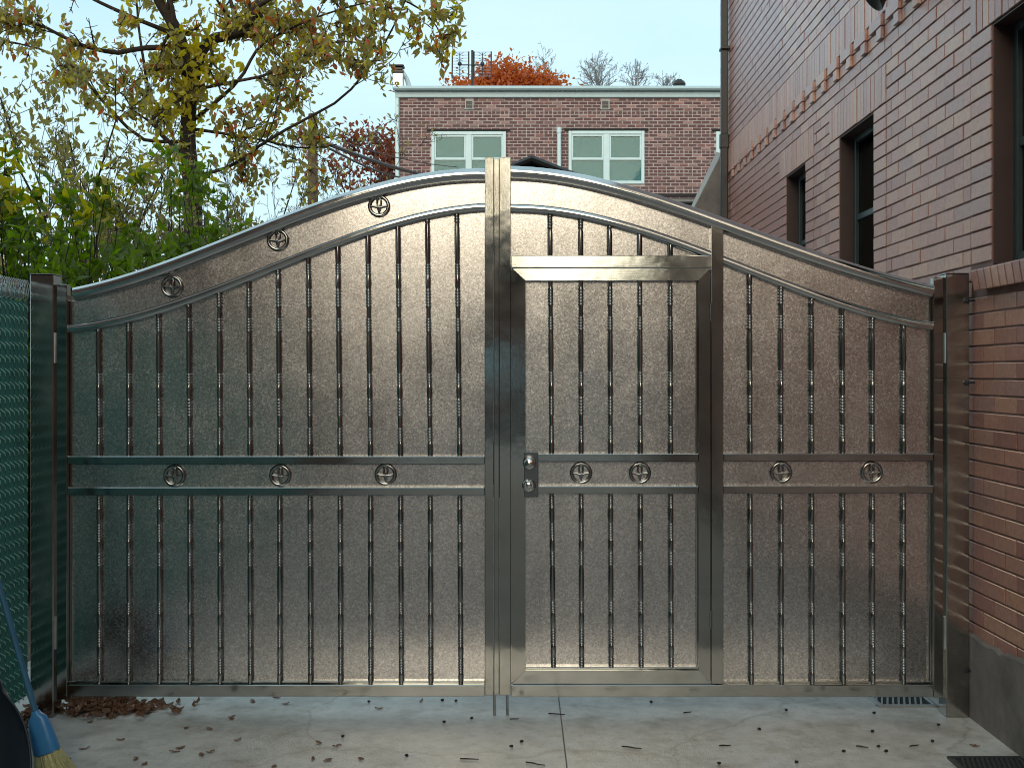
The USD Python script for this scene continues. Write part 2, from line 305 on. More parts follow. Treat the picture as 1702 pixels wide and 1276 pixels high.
# ------------------------------------------------------------------ bricks
rng = np.random.default_rng(7)
def brick_faces():
    f = []
    for k in range(4):
        a, b = k, (k + 1) % 4
        f += [[a, b, b + 4], [a, b + 4, a + 4], [a + 4, b + 4, b + 8], [a + 4, b + 8, a + 8]]
    f += [[8, 9, 10], [8, 10, 11]]
    return np.array(f)
BF = brick_faces()
def brick(u0, u1, z0, z1, proud, depth, c, frame):
    """Brick whose face looks along +n of frame = (origin, along, normal); u runs along, z up."""
    o, al, nm = frame
    q = [(u0, z0), (u1, z0), (u1, z1), (u0, z1)]
    s = [(1, 1), (-1, 1), (-1, -1), (1, -1)]
    v = []
    for k in range(3):
        for (u, z), (su, sz) in zip(q, s):
            i = c if k == 2 else 0
            d = -depth if k == 0 else (proud - c if k == 1 else proud)
            v.append(o + al * (u + su * i) + np.array([0, 0, z + sz * i]) + nm * d)
    m = T(v, BF)
    if np.dot(np.cross(al, [0, 0, 1]), nm) < 0: m = T(v, BF[:, ::-1])
    return m

def gate_top(px):
    return np.interp(px, [50, 113, 226, 301, 376, 451, 500, 600, 700, 806, 849, 916, 1024, 1096, 1179, 1201, 1310, 1423, 1500, 1549, 1613], [456, 481, 452, 430, 397, 364, 344, 314, 290, 264, 264, 281, 302, 325, 358, 362, 398, 438, 462, 455, 455])
def seen_size(m):
    """Pixels of the photograph that the brick spans, 0 when the gate, the frame or the house's own end hides it."""
    px, py = proj(m.vertices[8:12]); w, h = np.ptp(px), np.ptp(py)
    cx, cy = px.mean(), py.mean()
    if m.vertices[:, 1].min() < -D + 0.5 or not (-5 < cx < PW + 5 and -5 < cy < PH + 5): return 0
    if m.vertices[8, 1] > 0.0 and 40 < cx < 1613 and cy > gate_top(cx): return 0
    return abs(w * h)

def place_bricks(owner, name, bricks, m_one, m_many, limit, stuff_name):
    order = sorted(range(len(bricks)), key=lambda i: -seen_size(bricks[i]))
    single = [i for i in order[:limit] if seen_size(bricks[i]) > 0]; s = set(single)
    for i in single: part(owner, name, bricks[i], m_one)
    rest = [b for i, b in enumerate(bricks) if i not in s]
    if rest: part(owner, stuff_name, rest, m_many, kind='stuff')

# ------------------------------------------------------------------ the house along the drive
WX, H0, H1, YA, YB = 2.125, 0.0, 8.0, -14.0, 7.27
house = thing('brick_house', (WX, 0, 0), 'long red brick house along the driveway with soldier courses and narrow windows', 'house')
wf = (np.array([WX, 0, 0.0]), np.array([0, 1.0, 0]), np.array([-1.0, 0, 0]))
CHT, BL = 0.0762, 0.254
Z0 = 0.39                                                   # top of the cement render
wins = [(-1.32, -0.265), (1.592, 2.387), (3.355, 4.02)]
WZ0, WZ1 = 2.10, 3.184
wallh = [box((WX + 0.012, y0, 0), (WX + 0.26, y1, H1)) for y0, y1 in []]
# backing wall with openings, as boxes
segs = []
ys = [YA] + [y for w in wins for y in w] + [YB]
for k in range(0, len(ys), 2): segs.append(box((WX + 0.0055, ys[k], 0), (WX + 0.30, ys[k + 1], H1)))
for y0, y1 in wins:
    segs.append(box((WX + 0.0055, y0, 0), (WX + 0.30, y1, WZ0 - 0.002))); segs.append(box((WX + 0.0055, y0, WZ1 + 0.002), (WX + 0.30, y1, H1)))
segs.append(box((WX + 0.31, YA, 0), (WX + 7.0, YB, H1)))
part(house, 'mortar_bed', segs, M['mortar_dark'])
bricks, soldiers, dentils, jambs = [], [], [], []
def jit(): return rng.normal(0, 0.0012)
BELT0, BELT1 = 3.184 + 7 * 0.0762, 3.184 + 10 * 0.0762
j, jv = 0.0082, 0.0062
nrow = 0; z = Z0
rows = []
while z < H1 - CHT:
    rows.append(z); z += CHT
def blocked(row0, row1):
    """intervals along y that running bond leaves free for windows, their jamb stacks and lintels"""
    out = []
    for y0, y1 in wins:
        if row1 > WZ0 - 0.07 and row0 < WZ1 - 0.01: out.append((y0 - BL - 0.004, y1 + BL + 0.004, 'jamb'))
        elif row1 > WZ1 - 0.01 and row0 < WZ1 + 0.22: out.append((y0 - BL, y1 + BL, 'lintel'))
    return out
off0 = (WZ1 - Z0) % CHT
rows = [r + off0 - CHT for r in rows if r + off0 - CHT > Z0 - 0.09]   # courses meet the lintels
for k, z in enumerate(rows):
    z1 = z + CHT
    zz0 = max(z, Z0 - 0.02)
    if z1 > BELT0 + 0.01 and z < BELT1 - 0.01: continue
    bl = blocked(z, z1)
    y = YA + (BL / 2 if k % 2 else 0)
    edges = []
    free = []
    cur = YA
    for b in sorted(bl): free.append((cur, b[0])); cur = b[1]
    free.append((cur, YB))
    for a, b in free:
        y = math.floor((a - YA) / BL) * BL + YA + (BL / 2 if k % 2 else 0) - BL
        while y < b:
            s0, s1 = max(y, a), min(y + BL, b)
            if s1 - s0 > 0.03 and (s0 > -7.5):
                bricks.append(brick(s0 + jv / 2, s1 - jv / 2, zz0 + j / 2, z1 - j / 2, jit(), 0.012, 0.0025, wf))
            y += BL
    for y0, y1, kind in bl:
        if kind == 'jamb':
            for s0, s1 in ((y0 + 0.004, y0 + BL), (y1 - BL, y1 - 0.004)):
                if z1 < WZ0 + 0.02: continue
                bricks.append(brick(s0 + jv / 2, s1 - jv / 2, zz0 + j / 2, z1 - j / 2, 0.003 + jit(), 0.012, 0.0025, wf))
for y0, y1 in wins:                                       # brick soldier lintels, and liners whose dark brown stands in for shaded brick returns
    n = round((y1 - y0 + 2 * BL) / CHT); w = (y1 - y0 + 2 * BL) / n
    for i in range(n):
        soldiers.append(brick(y0 - BL + i * w + jv / 2, y0 - BL + (i + 1) * w - jv / 2, WZ1 + 0.004, WZ1 + 0.2246, 0.004 + jit(), 0.012, 0.0025, wf))
    part(house, 'window_reveal', box((WX + 0.003, y1 - 0.010, WZ0 + 0.004), (WX + 0.093, y1 + 0.001, WZ1 - 0.004)), M['shaded_liner'])
    part(house, 'window_reveal', box((WX + 0.003, y0 - 0.001, WZ0 + 0.004), (WX + 0.093, y0 + 0.010, WZ1 - 0.004)), M['shaded_liner'])
    part(house, 'window_soffit', box((WX + 0.003, y0 + 0.011, WZ1 - 0.010), (WX + 0.093, y1 - 0.011, WZ1 - 0.0045)), M['shaded_liner'])
n = round((YB - YA) / CHT)
for i in range(n):
    y = YA + i * CHT
    if y > -7.5: soldiers.append(brick(y + jv / 2, y + CHT - jv / 2, BELT0 + j / 2, BELT1 - j / 2, 0.004 + jit(), 0.012, 0.0025, wf))
y = 0.04 - 0.335 * 22
while y < YB - 0.3:
    dentils.append(brick(y, y + 0.244, BELT0 - CHT + 0.004, BELT0 - 0.004, 0.020, -0.002, 0.0025, wf))
    dentils.append(brick(y, y + 0.094, BELT0 - 2 * CHT + 0.004, BELT0 - CHT - 0.004, 0.020, -0.002, 0.0025, wf))
    y += 0.335
place_bricks(house, 'brick', bricks, M['rb1'], M['rbn'], 300, 'brickwork')
place_bricks(house, 'soldier_brick', soldiers, M['rb1'], M['rbn'], 160, 'soldier_course')
place_bricks(house, 'dentil_brick', dentils, M['rb1'], M['rbn'], 80, 'dentil_course')
sill = (np.array([WX - 0.055, 0, 0.0]), np.array([0, 1.0, 0]), np.array([-1.0, 0, 0]))
for y0, y1 in wins:                                       # rowlock brick sills, tipped outward
    n = round((y1 - y0 + 0.22) / 0.0785)
    for i in range(n):
        a = y0 - 0.11 + i * 0.0785
        b = box((WX - 0.06, a + 0.004, WZ0 - 0.105), (WX + 0.085, a + 0.0745, WZ0 - 0.012), 0.003)
        b.apply_transform(trimesh.transformations.rotation_matrix(math.radians(-9), (0, 1, 0), (WX, a, WZ0 - 0.05)))
        part(house, 'sill_brick', b, M['rb1'])
    w = part(house, 'window', [box((WX + 0.095, y0, WZ0), (WX + 0.15, y0 + 0.045, WZ1), 0.004), box((WX + 0.095, y1 - 0.045, WZ0), (WX + 0.15, y1, WZ1), 0.004),
        box((WX + 0.095, y0 + 0.045, WZ1 - 0.045), (WX + 0.15, y1 - 0.045, WZ1), 0.004), box((WX + 0.095, y0 + 0.045, WZ0), (WX + 0.15, y1 - 0.045, WZ0 + 0.05), 0.004),
        box((WX + 0.105, y0 + 0.045, (WZ0 + WZ1) / 2 - 0.02), (WX + 0.14, y1 - 0.045, (WZ0 + WZ1) / 2 + 0.02), 0.004)], M['dark_frame'])
    part(w, 'pane', box((WX + 0.118, y0 + 0.047, WZ0 + 0.052), (WX + 0.124, y1 - 0.047, WZ1 - 0.047)), M['pane_dark'])
    part(w, 'blind', box((WX + 0.20, y0 + 0.002, WZ0 + 0.002), (WX + 0.205, y1 - 0.002, WZ1 - 0.002)), M['room_dark'])  # near-black sheet standing in for the unlit room behind the glass
# cement render at the foot of the wall, uneven upper edge
yy = np.arange(YA, YB + 0.01, 0.05); zt = Z0 + 0.010 * np.sin(yy * 7) + rng.normal(0, 0.006, len(yy))
v = []
for y, t in zip(yy, zt): v += [(WX - 0.022, y, 0), (WX - 0.022, y, t - 0.008), (WX - 0.014, y, t), (WX + 0.006, y, t + 0.002)]
f = []
for i in range(len(yy) - 1):
    for q in range(3):
        a = i * 4 + q; f += [[a, a + 1, a + 5], [a, a + 5, a + 4]]
part(house, 'render_plinth', T(v, np.array(f)), M['parge'])
dsx, dsy = WX - 0.05, 6.72
ds = part(house, 'downspout', [box((dsx - 0.035, dsy - 0.04, 0.1), (dsx + 0.035, dsy + 0.04, 3.98), 0.008), box((dsx - 0.042, dsy - 0.047, 3.9), (dsx + 0.042, dsy + 0.047, 4.05), 0.008), box((dsx - 0.032, dsy - 0.037, 4.0), (dsx + 0.038, dsy + 0.037, H1), 0.008)], M['black_metal'])
part(ds, 'pipe_bracket', [box((dsx - 0.040, dsy - 0.07, zz), (dsx + 0.048, dsy + 0.07, zz + 0.03), 0.004) for zz in (2.4, 4.9)], M['black_metal'])

# wall lamp high on the house
lp = np.array([WX, 1.02, 3.765])
lamp = thing('wall_lamp', lp, 'dark floodlight fixed to the brick house above the dentil course', 'lamp')
part(lamp, 'base_plate', lathe_z([(0, 0.0), (0.0, 0.06), (0.02, 0.06), (0.03, 0.045), (0.03, 0.0)], 16).apply_transform(trimesh.transformations.rotation_matrix(-math.pi / 2, (0, 1, 0))).apply_translation(lp - [0.006, 0, 0]), M['black_metal'], smooth=40)
part(lamp, 'arm', tube([lp + [-0.03, 0, 0], lp + [-0.07, 0, 0.0], lp + [-0.10, -0.02, -0.02]], 0.014, 8), M['black_metal'], smooth=True)
hd = lathe_z([(0, 0.0), (0, 0.035), (0.05, 0.045), (0.11, 0.075), (0.125, 0.078), (0.118, 0.066), (0.10, 0.0)], 18)
hd.apply_transform(trimesh.transformations.rotation_matrix(math.radians(130), (0, 1, 0))); hd.apply_transform(trimesh.transformations.rotation_matrix(math.radians(0), (0, 0, 1)))
hd.apply_transform(np.diag([-1, 1, 1, 1.0])); hd.invert(); hd.apply_translation(lp + [-0.085, -0.03, -0.01])
part(lamp, 'lamp_head', hd, M['black_metal'], smooth=40)

# ------------------------------------------------------------------ the gate
steel_tag = 'S'
def pxz(px, py): p = P(px, py, 0.0); return p[0], p[2]
def gbox(x0, y0, x1, y1, f=-0.025, b=0.025, c=0.0025):
    """steel box seen between two photograph corners on the gate's plane"""
    a, b_ = P(x0, y0), P(x1, y1)
    return box((a[0], f, b_[2]), (b_[0], b, a[2]), c)
PANEL_Y = 0.018
RT_L = [(113, 491), (170, 479), (226, 462), (301, 438), (376, 408), (451, 376), (500, 356), (600, 324), (700, 303), (806, 290)]
RB_L = [(113, 547), (168, 540), (236, 523), (290, 505), (340, 487), (414, 463), (463, 444), (508, 425), (557, 404), (600, 388), (660, 369), (710, 357), (760, 349), (806, 345)]
RT_R = [(849, 288), (916, 293), (980, 303), (1024, 313), (1096, 337), (1179, 369), (1250, 392), (1310, 411), (1423, 450), (1500, 473), (1549, 484)]
RB_R = [(849, 345), (916, 350), (952, 356), (1024, 373), (1096, 395), (1179, 421), (1203, 430), (1246, 449), (1300, 471), (1350, 490), (1400, 508), (1450, 522), (1500, 534), (1549, 541)]
cRT_L, cRB_L, cRT_R, cRB_R = (smooth_curve(c, 60) for c in (RT_L, RB_L, RT_R, RB_R))
def yat(c, x): return float(np.interp(x, c[:, 0], c[:, 1]))
def rail(c, r, yy=0.0, x0=None, x1=None):
    c = c[(c[:, 0] >= (x0 or -1)) & (c[:, 0] <= (x1 or 9999))]
    ends = []
    pts = np.array([P(x, y) + [0, yy, 0] for x, y in c])
    return tube(pts, r, 20)
RINGS = []
for base in (734, 552, 370):
    for lo, hi, n in ((base - 23, base, 5), (base - 71, base - 41, 6), (base - 113, base - 95, 4)): RINGS.append((lo, hi, n))
for base in (1116, 941):
    for lo, hi, n in ((base - 22, base, 5), (base - 70, base - 44, 6), (base - 115, base - 98, 4)): RINGS.append((lo, hi, n))
def baluster(xt, yt, xb, yb, shift=0.0):
    zt, zb = P(0, yt)[2], P(0, yb)[2]
    rows = []
    marks = []
    for lo, hi, n in RINGS:
        lo, hi = lo + shift, hi + shift
        if hi < yt + 3 or lo > yb - 3: continue
        marks.append((P(0, hi)[2], P(0, lo)[2], n))
    marks.sort()
    zs, rs = [zb], [0.0108]
    for a, b, n in marks:
        p = (b - a) / n
        for i in range(n):
            for t, r in ((0.02, 0.0095), (0.25, 0.0122), (0.5, 0.0130), (0.75, 0.0122), (0.98, 0.0095)):
                zs.append(a + p * (i + t)); rs.append(r)
        zs.append(b + 0.004); rs.append(0.0103)
    zs.append(zt); rs.append(0.0108)
    zs, rs = np.array(zs), np.array(rs); o = np.argsort(zs); zs, rs = zs[o], rs[o]
    # fuller belly on the plain lengths
    Z, R = [], []
    for i in range(len(zs)):
        Z.append(zs[i]); R.append(rs[i])
        if i + 1 < len(zs) and zs[i + 1] - zs[i] > 0.05:
            for t in (0.12, 0.35, 0.65, 0.88):
                Z.append(zs[i] + t * (zs[i + 1] - zs[i])); R.append(0.0113 + 0.0012 * math.sin(math.pi * t))
    Z, R = np.array(Z), np.array(R); k = (Z >= zb) & (Z <= zt); Z, R = Z[k], R[k]
    t = (Z - zb) / (zt - zb); xa, xz = P(xb, 0)[0], P(xt, 0)[0]
    return tube(np.stack([xa + (xz - xa) * t, np.full(len(Z), 0.002), Z], -1), R, 12)

def ring_torus(c, R, r, n=36, m=10):
    a = np.arange(n) / n * 2 * np.pi; b = np.arange(m) / m * 2 * np.pi
    A, B = np.meshgrid(a, b, indexing='ij')
    v = np.stack([c[0] + (R + r * np.cos(B)) * np.cos(A), c[1] + r * np.sin(B), c[2] + (R + r * np.cos(B)) * np.sin(A)], -1).reshape(-1, 3)
    i, q = np.meshgrid(np.arange(n), np.arange(m), indexing='ij')
    p0 = i * m + q; p1 = ((i + 1) % n) * m + q; p2 = ((i + 1) % n) * m + (q + 1) % m; p3 = i * m + (q + 1) % m
    return T(v, np.vstack([np.stack([p0, p2, p1], -1).reshape(-1, 3), np.stack([p0, p3, p2], -1).reshape(-1, 3)]))
def medallion(px, py):
    c = P(px, py); c[1] = PANEL_Y - 0.010; R = 15.6 / F * D
    out = [ring_torus(c, R, 0.0085)]
    a = np.linspace(0, 2 * np.pi, 25)
    out.append(tube([c + [0.21 * R * math.cos(t), -0.002, 0.40 * R + 0.46 * R * math.sin(t)] for t in a], 0.0042, 8))
    for s_ in (-1, 1):                                    # two arms sag from the rim to the middle
        out.append(tube([c + [s_ * t * 0.95 * R, -0.001, R * (0.16 * t * t - 0.10)] for t in np.linspace(1, 0, 9)], np.linspace(0.0040, 0.0052, 9), 8))
    foot = tube([[0, 0, -0.06 * R], [0, 0, -0.30 * R], [0, 0, -0.58 * R], [0, 0, -0.93 * R]], [0.34 * R, 0.22 * R, 0.12 * R, 0.05 * R], 10)
    foot.apply_transform(np.diag([1, 0.40, 1, 1.0])); foot.apply_translation(c + [0, 0.001, 0]); out.append(foot)
    return out
def panel_mesh(poly_px):
    return extrude_y([pxz(x, y) for x, y in poly_px], PANEL_Y, PANEL_Y + 0.003)

# left leaf
leafL = thing('gate_leaf', P(103, 1187), 'left stainless steel gate leaf with twisted bars and six ring emblems', 'gate leaf')
part(leafL, 'hinge_stile', gbox(90, 473, 114.5, 1160), M['steel_v'])
part(leafL, 'meeting_stile', [gbox(806, 264, 820.5, 1153), gbox(806, 263.0, 820.5, 264.5, -0.026, 0.026, 0.0008)], M['steel_v'])
part(leafL, 'cover_strip', gbox(821, 265, 829.8, 1153, -0.017, 0.02, 0.002), M['steel_v'])
part(leafL, 'bottom_rail', gbox(115.0, 1135.5, 805.5, 1155), M['steel_h'])
cc = np.vstack([cRT_L[cRT_L[:, 0] > 114.5]]); part(leafL, 'top_rail', rail(cc, 0.0320, -0.004, x1=806.5), M['steel_tube'], smooth=40)
part(leafL, 'curved_rail', rail(cRB_L, 0.0205, -0.002), M['steel_tube'], smooth=40)
part(leafL, 'middle_rail', gbox(115, 757.5, 805.5, 770.5), M['steel_h'])
part(leafL, 'middle_rail', gbox(115, 809, 805.5, 822), M['steel_h'])
poly = [(x, y) for x, y in cRT_L] + [(808, 290), (808, 1140), (112, 1140)]
part(leafL, 'sheet_panel', panel_mesh(poly), M['panel'])
part(leafL, 'edge_trim', [gbox(114.8, 500, 119.5, 1137, PANEL_Y - 0.012, PANEL_Y - 0.0005, 0.001), gbox(115, 1131, 805, 1135.2, PANEL_Y - 0.020, PANEL_Y - 0.0005, 0.001)], M['steel_h'])
XT = [163, 213, 263, 313, 364, 413, 462, 512, 561, 611, 661, 710, 759]
XM = [164.5, 214, 264.5, 315, 365, 415, 464.5, 515, 565, 615.5, 665.5, 715, 764]
XB = [165, 214, 265, 316, 366, 416, 465, 516, 566, 616, 667, 716, 766]
for a, m_, b in zip(XT, XM, XB):
    part(leafL, 'baluster', baluster(a, yat(cRB_L, a) + 4, m_, 758), M['steel_bar'], smooth=50)
    part(leafL, 'baluster', baluster(m_, 821, b, 1136), M['steel_bar'], smooth=50)
for c in ((285, 476), (461, 398.5), (629.5, 342), (289, 790.5), (465, 790), (640.5, 788.5)):
    part(leafL, 'ring_emblem', medallion(*c), M['steel_bar'], smooth=50)
part(leafL, 'drop_bolt', tube([P(821.5, 1150) + [0, -0.01, 0], P(822, 1187.5) + [0, -0.01, 0]], 0.0065, 10), M['steel_bar'], smooth=50)

# right leaf with its wicket door
leafR = thing('gate_leaf', P(1560, 1187), 'right stainless steel gate leaf holding the narrow wicket door', 'gate leaf')
part(leafR, 'hinge_stile', gbox(1549, 461.5, 1571, 1157), M['steel_v'])
part(leafR, 'meeting_stile', [gbox(830.3, 264, 849, 1153), gbox(830.3, 263, 849, 264.5, -0.026, 0.026, 0.0008)], M['steel_v'])
part(leafR, 'door_post', gbox(1181, yat(cRT_R, 1190) - 4, 1201, 1134), M['steel_v'])
part(leafR, 'door_stop', gbox(846, 448, 857, 1133, 0.024, 0.034, 0.001), M['steel_v'])
part(leafR, 'door_stop', gbox(1174, 448, 1185, 1133, 0.024, 0.034, 0.001), M['steel_v'])
part(leafR, 'bottom_rail', gbox(849.5, 1135.5, 1548.5, 1155.5), M['steel_h'])
def leaned(m, deg, zc):
    return m.apply_transform(trimesh.transformations.rotation_matrix(math.radians(deg), (1, 0, 0), (0, -0.025, zc)))
part(leafR, 'door_header', leaned(gbox(849.8, 425.5, 1180.5, 445.5), -2.0, P(0, 436)[2]), M['steel_h'])
part(leafR, 'top_rail', rail(cRT_R, 0.0320, -0.004), M['steel_tube'], smooth=40)
part(leafR, 'curved_rail', rail(cRB_R, 0.0205, -0.002, x1=1196), M['steel_tube'], smooth=40)
part(leafR, 'curved_rail', rail(cRB_R, 0.0205, -0.002, x0=1184), M['steel_tube'], smooth=40)
part(leafR, 'middle_rail', gbox(1201.3, 753, 1548.5, 765.5), M['steel_h'])
part(leafR, 'middle_rail', gbox(1201.3, 806.5, 1548.5, 819), M['steel_h'])
up = [(x, y) for x, y in cRT_R if x <= 1190]
part(leafR, 'sheet_panel', panel_mesh(up + [(1190, yat(cRT_R, 1190)), (1190, 440), (847, 440)]), M['panel'])
up = [(x, y) for x, y in cRT_R if x >= 1191]
part(leafR, 'sheet_panel', panel_mesh([(1191, yat(cRT_R, 1191))] + up + [(1552, 490), (1552, 1140), (1191, 1140)]), M['panel'])
part(leafR, 'edge_trim', [gbox(1543.5, 492, 1548.8, 1137, PANEL_Y - 0.016, PANEL_Y - 0.0005, 0.001), gbox(1201.5, 1131.5, 1548, 1135.2, PANEL_Y - 0.020, PANEL_Y - 0.0005, 0.001)], M['steel_h'])
for xa in (914, 965, 1013, 1063, 1114): part(leafR, 'baluster', baluster(xa, yat(cRB_R, xa) + 4, xa + 0.5, 427, 10), M['steel_bar'], smooth=50)
for a, m_, b in ((1246, 1247, 1249), (1298, 1298.5, 1299), (1349, 1349.5, 1350), (1400, 1401, 1402), (1450, 1450.5, 1451), (1502, 1502, 1502)):
    part(leafR, 'baluster', baluster(a, yat(cRB_R, a) + 4, m_, 753.5, -5), M['steel_bar'], smooth=50)
    part(leafR, 'baluster', baluster(m_, 818, b, 1136, 0), M['steel_bar'], smooth=50)
for c in ((1299, 785), (1450, 785)): part(leafR, 'ring_emblem', medallion(*c), M['steel_bar'], smooth=50)
part(leafR, 'drop_bolt', tube([P(843, 1150) + [0, -0.01, 0], P(843.5, 1188.5) + [0, -0.01, 0]], 0.0065, 10), M['steel_bar'], smooth=50)
# wicket door: its frame is the part, mitred tubes
def mitre(pts_px, f=-0.025, b=0.02): return extrude_y([pxz(*p) for p in pts_px], f, b)
dx0, dx1, dy0, dy1, w, wt = 851.5, 1179.3, 447.2, 1133.2, 22, 20
door = part(leafR, 'wicket_door', [mitre([(dx0, dy0), (dx0 + w, dy0 + wt), (dx0 + w, dy1 - 22), (dx0, dy1)]), mitre([(dx1, dy0), (dx1, dy1), (dx1 - 19, dy1 - 22), (dx1 - 19, dy0 + wt)])], M['steel_v'])
part(door, 'door_rail', leaned(mitre([(dx0 + .6, dy0), (dx1 - .6, dy0), (dx1 - 19, dy0 + wt - .4), (dx0 + w, dy0 + wt - .4)], -0.0255), -2.1, P(0, 457)[2]), M['steel_h'])
part(door, 'door_rail', mitre([(dx0 + w, dy1 - 21.6), (dx1 - 19, dy1 - 21.6), (dx1 - .6, dy1), (dx0 + .6, dy1)]), M['steel_h'])
part(door, 'middle_rail', gbox(874, 753.5, 1159.8, 766.5), M['steel_h'])
part(door, 'middle_rail', gbox(874, 807, 1159.8, 819.5), M['steel_h'])
part(door, 'sheet_panel', panel_mesh([(868, 462), (1165, 462), (1165, 1118), (868, 1118)]), M['panel'])
part(door, 'edge_trim', [gbox(874, 1107, 1160, 1111.3, PANEL_Y - 0.024, PANEL_Y - 0.0005, 0.001), gbox(1156.5, 468, 1160, 1107, PANEL_Y - 0.012, PANEL_Y - 0.0005, 0.001)], M['steel_h'])
for a, m_, b in ((915, 917, 920), (965.5, 966, 967), (1014, 1015, 1016), (1063.5, 1064.5, 1066), (1114, 1115, 1116)):
    part(door, 'baluster', baluster(a, 465.5, m_, 754, -3), M['steel_bar'], smooth=50)
    part(door, 'baluster', baluster(m_, 818.5, b, 1109, -2), M['steel_bar'], smooth=50)
for c in ((966, 786), (1064, 786)): part(door, 'ring_emblem', medallion(*c), M['steel_bar'], smooth=50)
part(door, 'lock_plate', gbox(871, 750.5, 894.5, 825, -0.034, -0.0255, 0.002), M['lock_steel'])
def lathe_y(c, yr, n=24):
    m = lathe_z(yr, n); v = np.array(m.vertices)
    return T(np.stack([c[0] + v[:, 0], c[1] - v[:, 2], c[2] + v[:, 1]], -1), np.array(m.faces))
part(door, 'door_knob', lathe_y(P(880, 768) + [0, -0.031, 0], [(0, 0.016), (0.012, 0.016), (0.016, 0.012), (0.03, 0.012), (0.034, 0.020), (0.042, 0.028), (0.055, 0.031), (0.066, 0.028), (0.073, 0.018), (0.075, 0.0)]), M['steel_tube'], smooth=40)
part(door, 'lock_cylinder', lathe_y(P(879, 805.5) + [0, -0.031, 0], [(0, 0.032), (0.006, 0.032), (0.012, 0.028), (0.014, 0.023), (0.011, 0.021), (0.011, 0.015), (0.018, 0.014), (0.019, 0.007), (0.016, 0.006), (0.016, 0.0)]), M['steel_tube'], smooth=40)
for a, b in ((505, 535), (1012, 1042)): part(door, 'door_hinge', tube([P(1180.2, a) + [0, -0.026, 0], P(1180.2, b) + [0, -0.026, 0]], 0.006, 10), M['steel_bar'], smooth=50)

# posts
def post(x0, x1, top, bot, lab, hx, bolts=()):
    a, b = P(x0, top, -0.05), P(x1, bot, -0.05)
    p = thing('gate_post', ((a[0] + b[0]) / 2, 0, 0), lab, 'gate post', None)
    part(p, 'post_tube', box((a[0], -0.05, 0.0), (b[0], 0.06, a[2]), 0.004), M['steel_post'])
    part(p, 'post_cap', box((a[0] - 0.002, -0.052, a[2]), (b[0] + 0.002, 0.062, a[2] + 0.004), 0.001), M['steel_h'])
    for y0, y1 in ((553, 603), (1024, 1078)):
        t = P(hx, y0, -0.03); q = P(hx, y1, -0.03)
        part(p, 'hinge', tube([t, q], 0.0085, 10), M['galv'], smooth=50)
    for by in bolts:
        c = P(1606, by, -0.05)
        part(p, 'anchor_bolt', [lathe_y(c, [(0, 0.0), (0.0, 0.016), (0.004, 0.016), (0.005, 0.009), (0.013, 0.008), (0.014, 0.0)], 6), tube([c + [0.012, -0.008, 0], c + [0.036, -0.008, 0.002]], 0.005, 8)], M['iron'])
    return p
post(50.0, 88.5, 456, 1186, 'left square steel gate post beside the green fence', 91.5)
post(1573.0, 1611.5, 455, 1188, 'right square steel gate post bolted beside the brick house', 1571, (500, 636, 1113))

# ------------------------------------------------------------------ chain-link fence with slats
FX, FT, FB_ = -2.302, 2.02, 0.10
fence = thing('chain_link_fence', (FX, -3.5, 0), 'green chain-link fence with plastic privacy slats beside the left gate post', 'fence')
FY0, FY1, PI_ = -7.0, -0.06, 0.050
nW = int((FY1 - FY0) / (PI_ / 2))
for k in range(int((FY1 - FY0) / PI_)):
    y = FY1 - (k + 0.5) * PI_
    v0 = box((FX - 0.004, y - 0.021, FB_ + 0.01), (FX + 0.001, y + 0.021, FT - 0.075 + rng.normal(0, 0.003)))
    part(fence, 'slat', v0, M['green_slat'])
wires = []
MP, MY = 0.030, 0.050
for k in range(int((FY1 - FY0) / MY)):
    y = FY1 - k * MY; z, side_, pts = FB_, 0, []
    while z < FT:
        ya, yb = (y, y - MY) if side_ == 0 else (y - MY, y)
        pts += [(FX, ya, z), (FX + (0.009 if side_ == 0 else -0.009), (ya + yb) / 2, z + MP / 2)]
        z += MP; side_ ^= 1
    wires.append(tube(pts, 0.0030, 4, cap=False))
part(fence, 'wire_mesh', wires, M['green_wire'], smooth=True, kind='stuff')
part(fence, 'top_rail', tube([(FX - 0.032, FY0, FT - 0.045), (FX - 0.032, FY1, FT - 0.045)], 0.021, 14), M['galv'], smooth=50)
tips = []
for k in range(int((FY1 - FY0) / (PI_ / 2))):
    y = FY1 - k * PI_ / 2
    tips.append(tube([(FX, y, FT - 0.06), (FX + 0.008, y + 0.004, FT + 0.0), (FX - 0.002, y - 0.004, FT + 0.022), (FX - 0.010, y - 0.010, FT + 0.006), (FX - 0.006, y - 0.012, FT - 0.03)], 0.0026, 5))
part(fence, 'wire_ends', tips, M['galv'], smooth=True, kind='stuff')
for y in (-2.4, -4.8, -7.0): part(fence, 'fence_post', tube([(FX - 0.05, y, 0), (FX - 0.05, y, FT)], 0.028, 12), M['galv'], smooth=50)
part(fence, 'tie_band', [ring_torus(np.array([FX - 0.032, FY1 - 0.20, FT - 0.03]), 0.023, 0.004, 16, 6)], M['galv'], smooth=50)

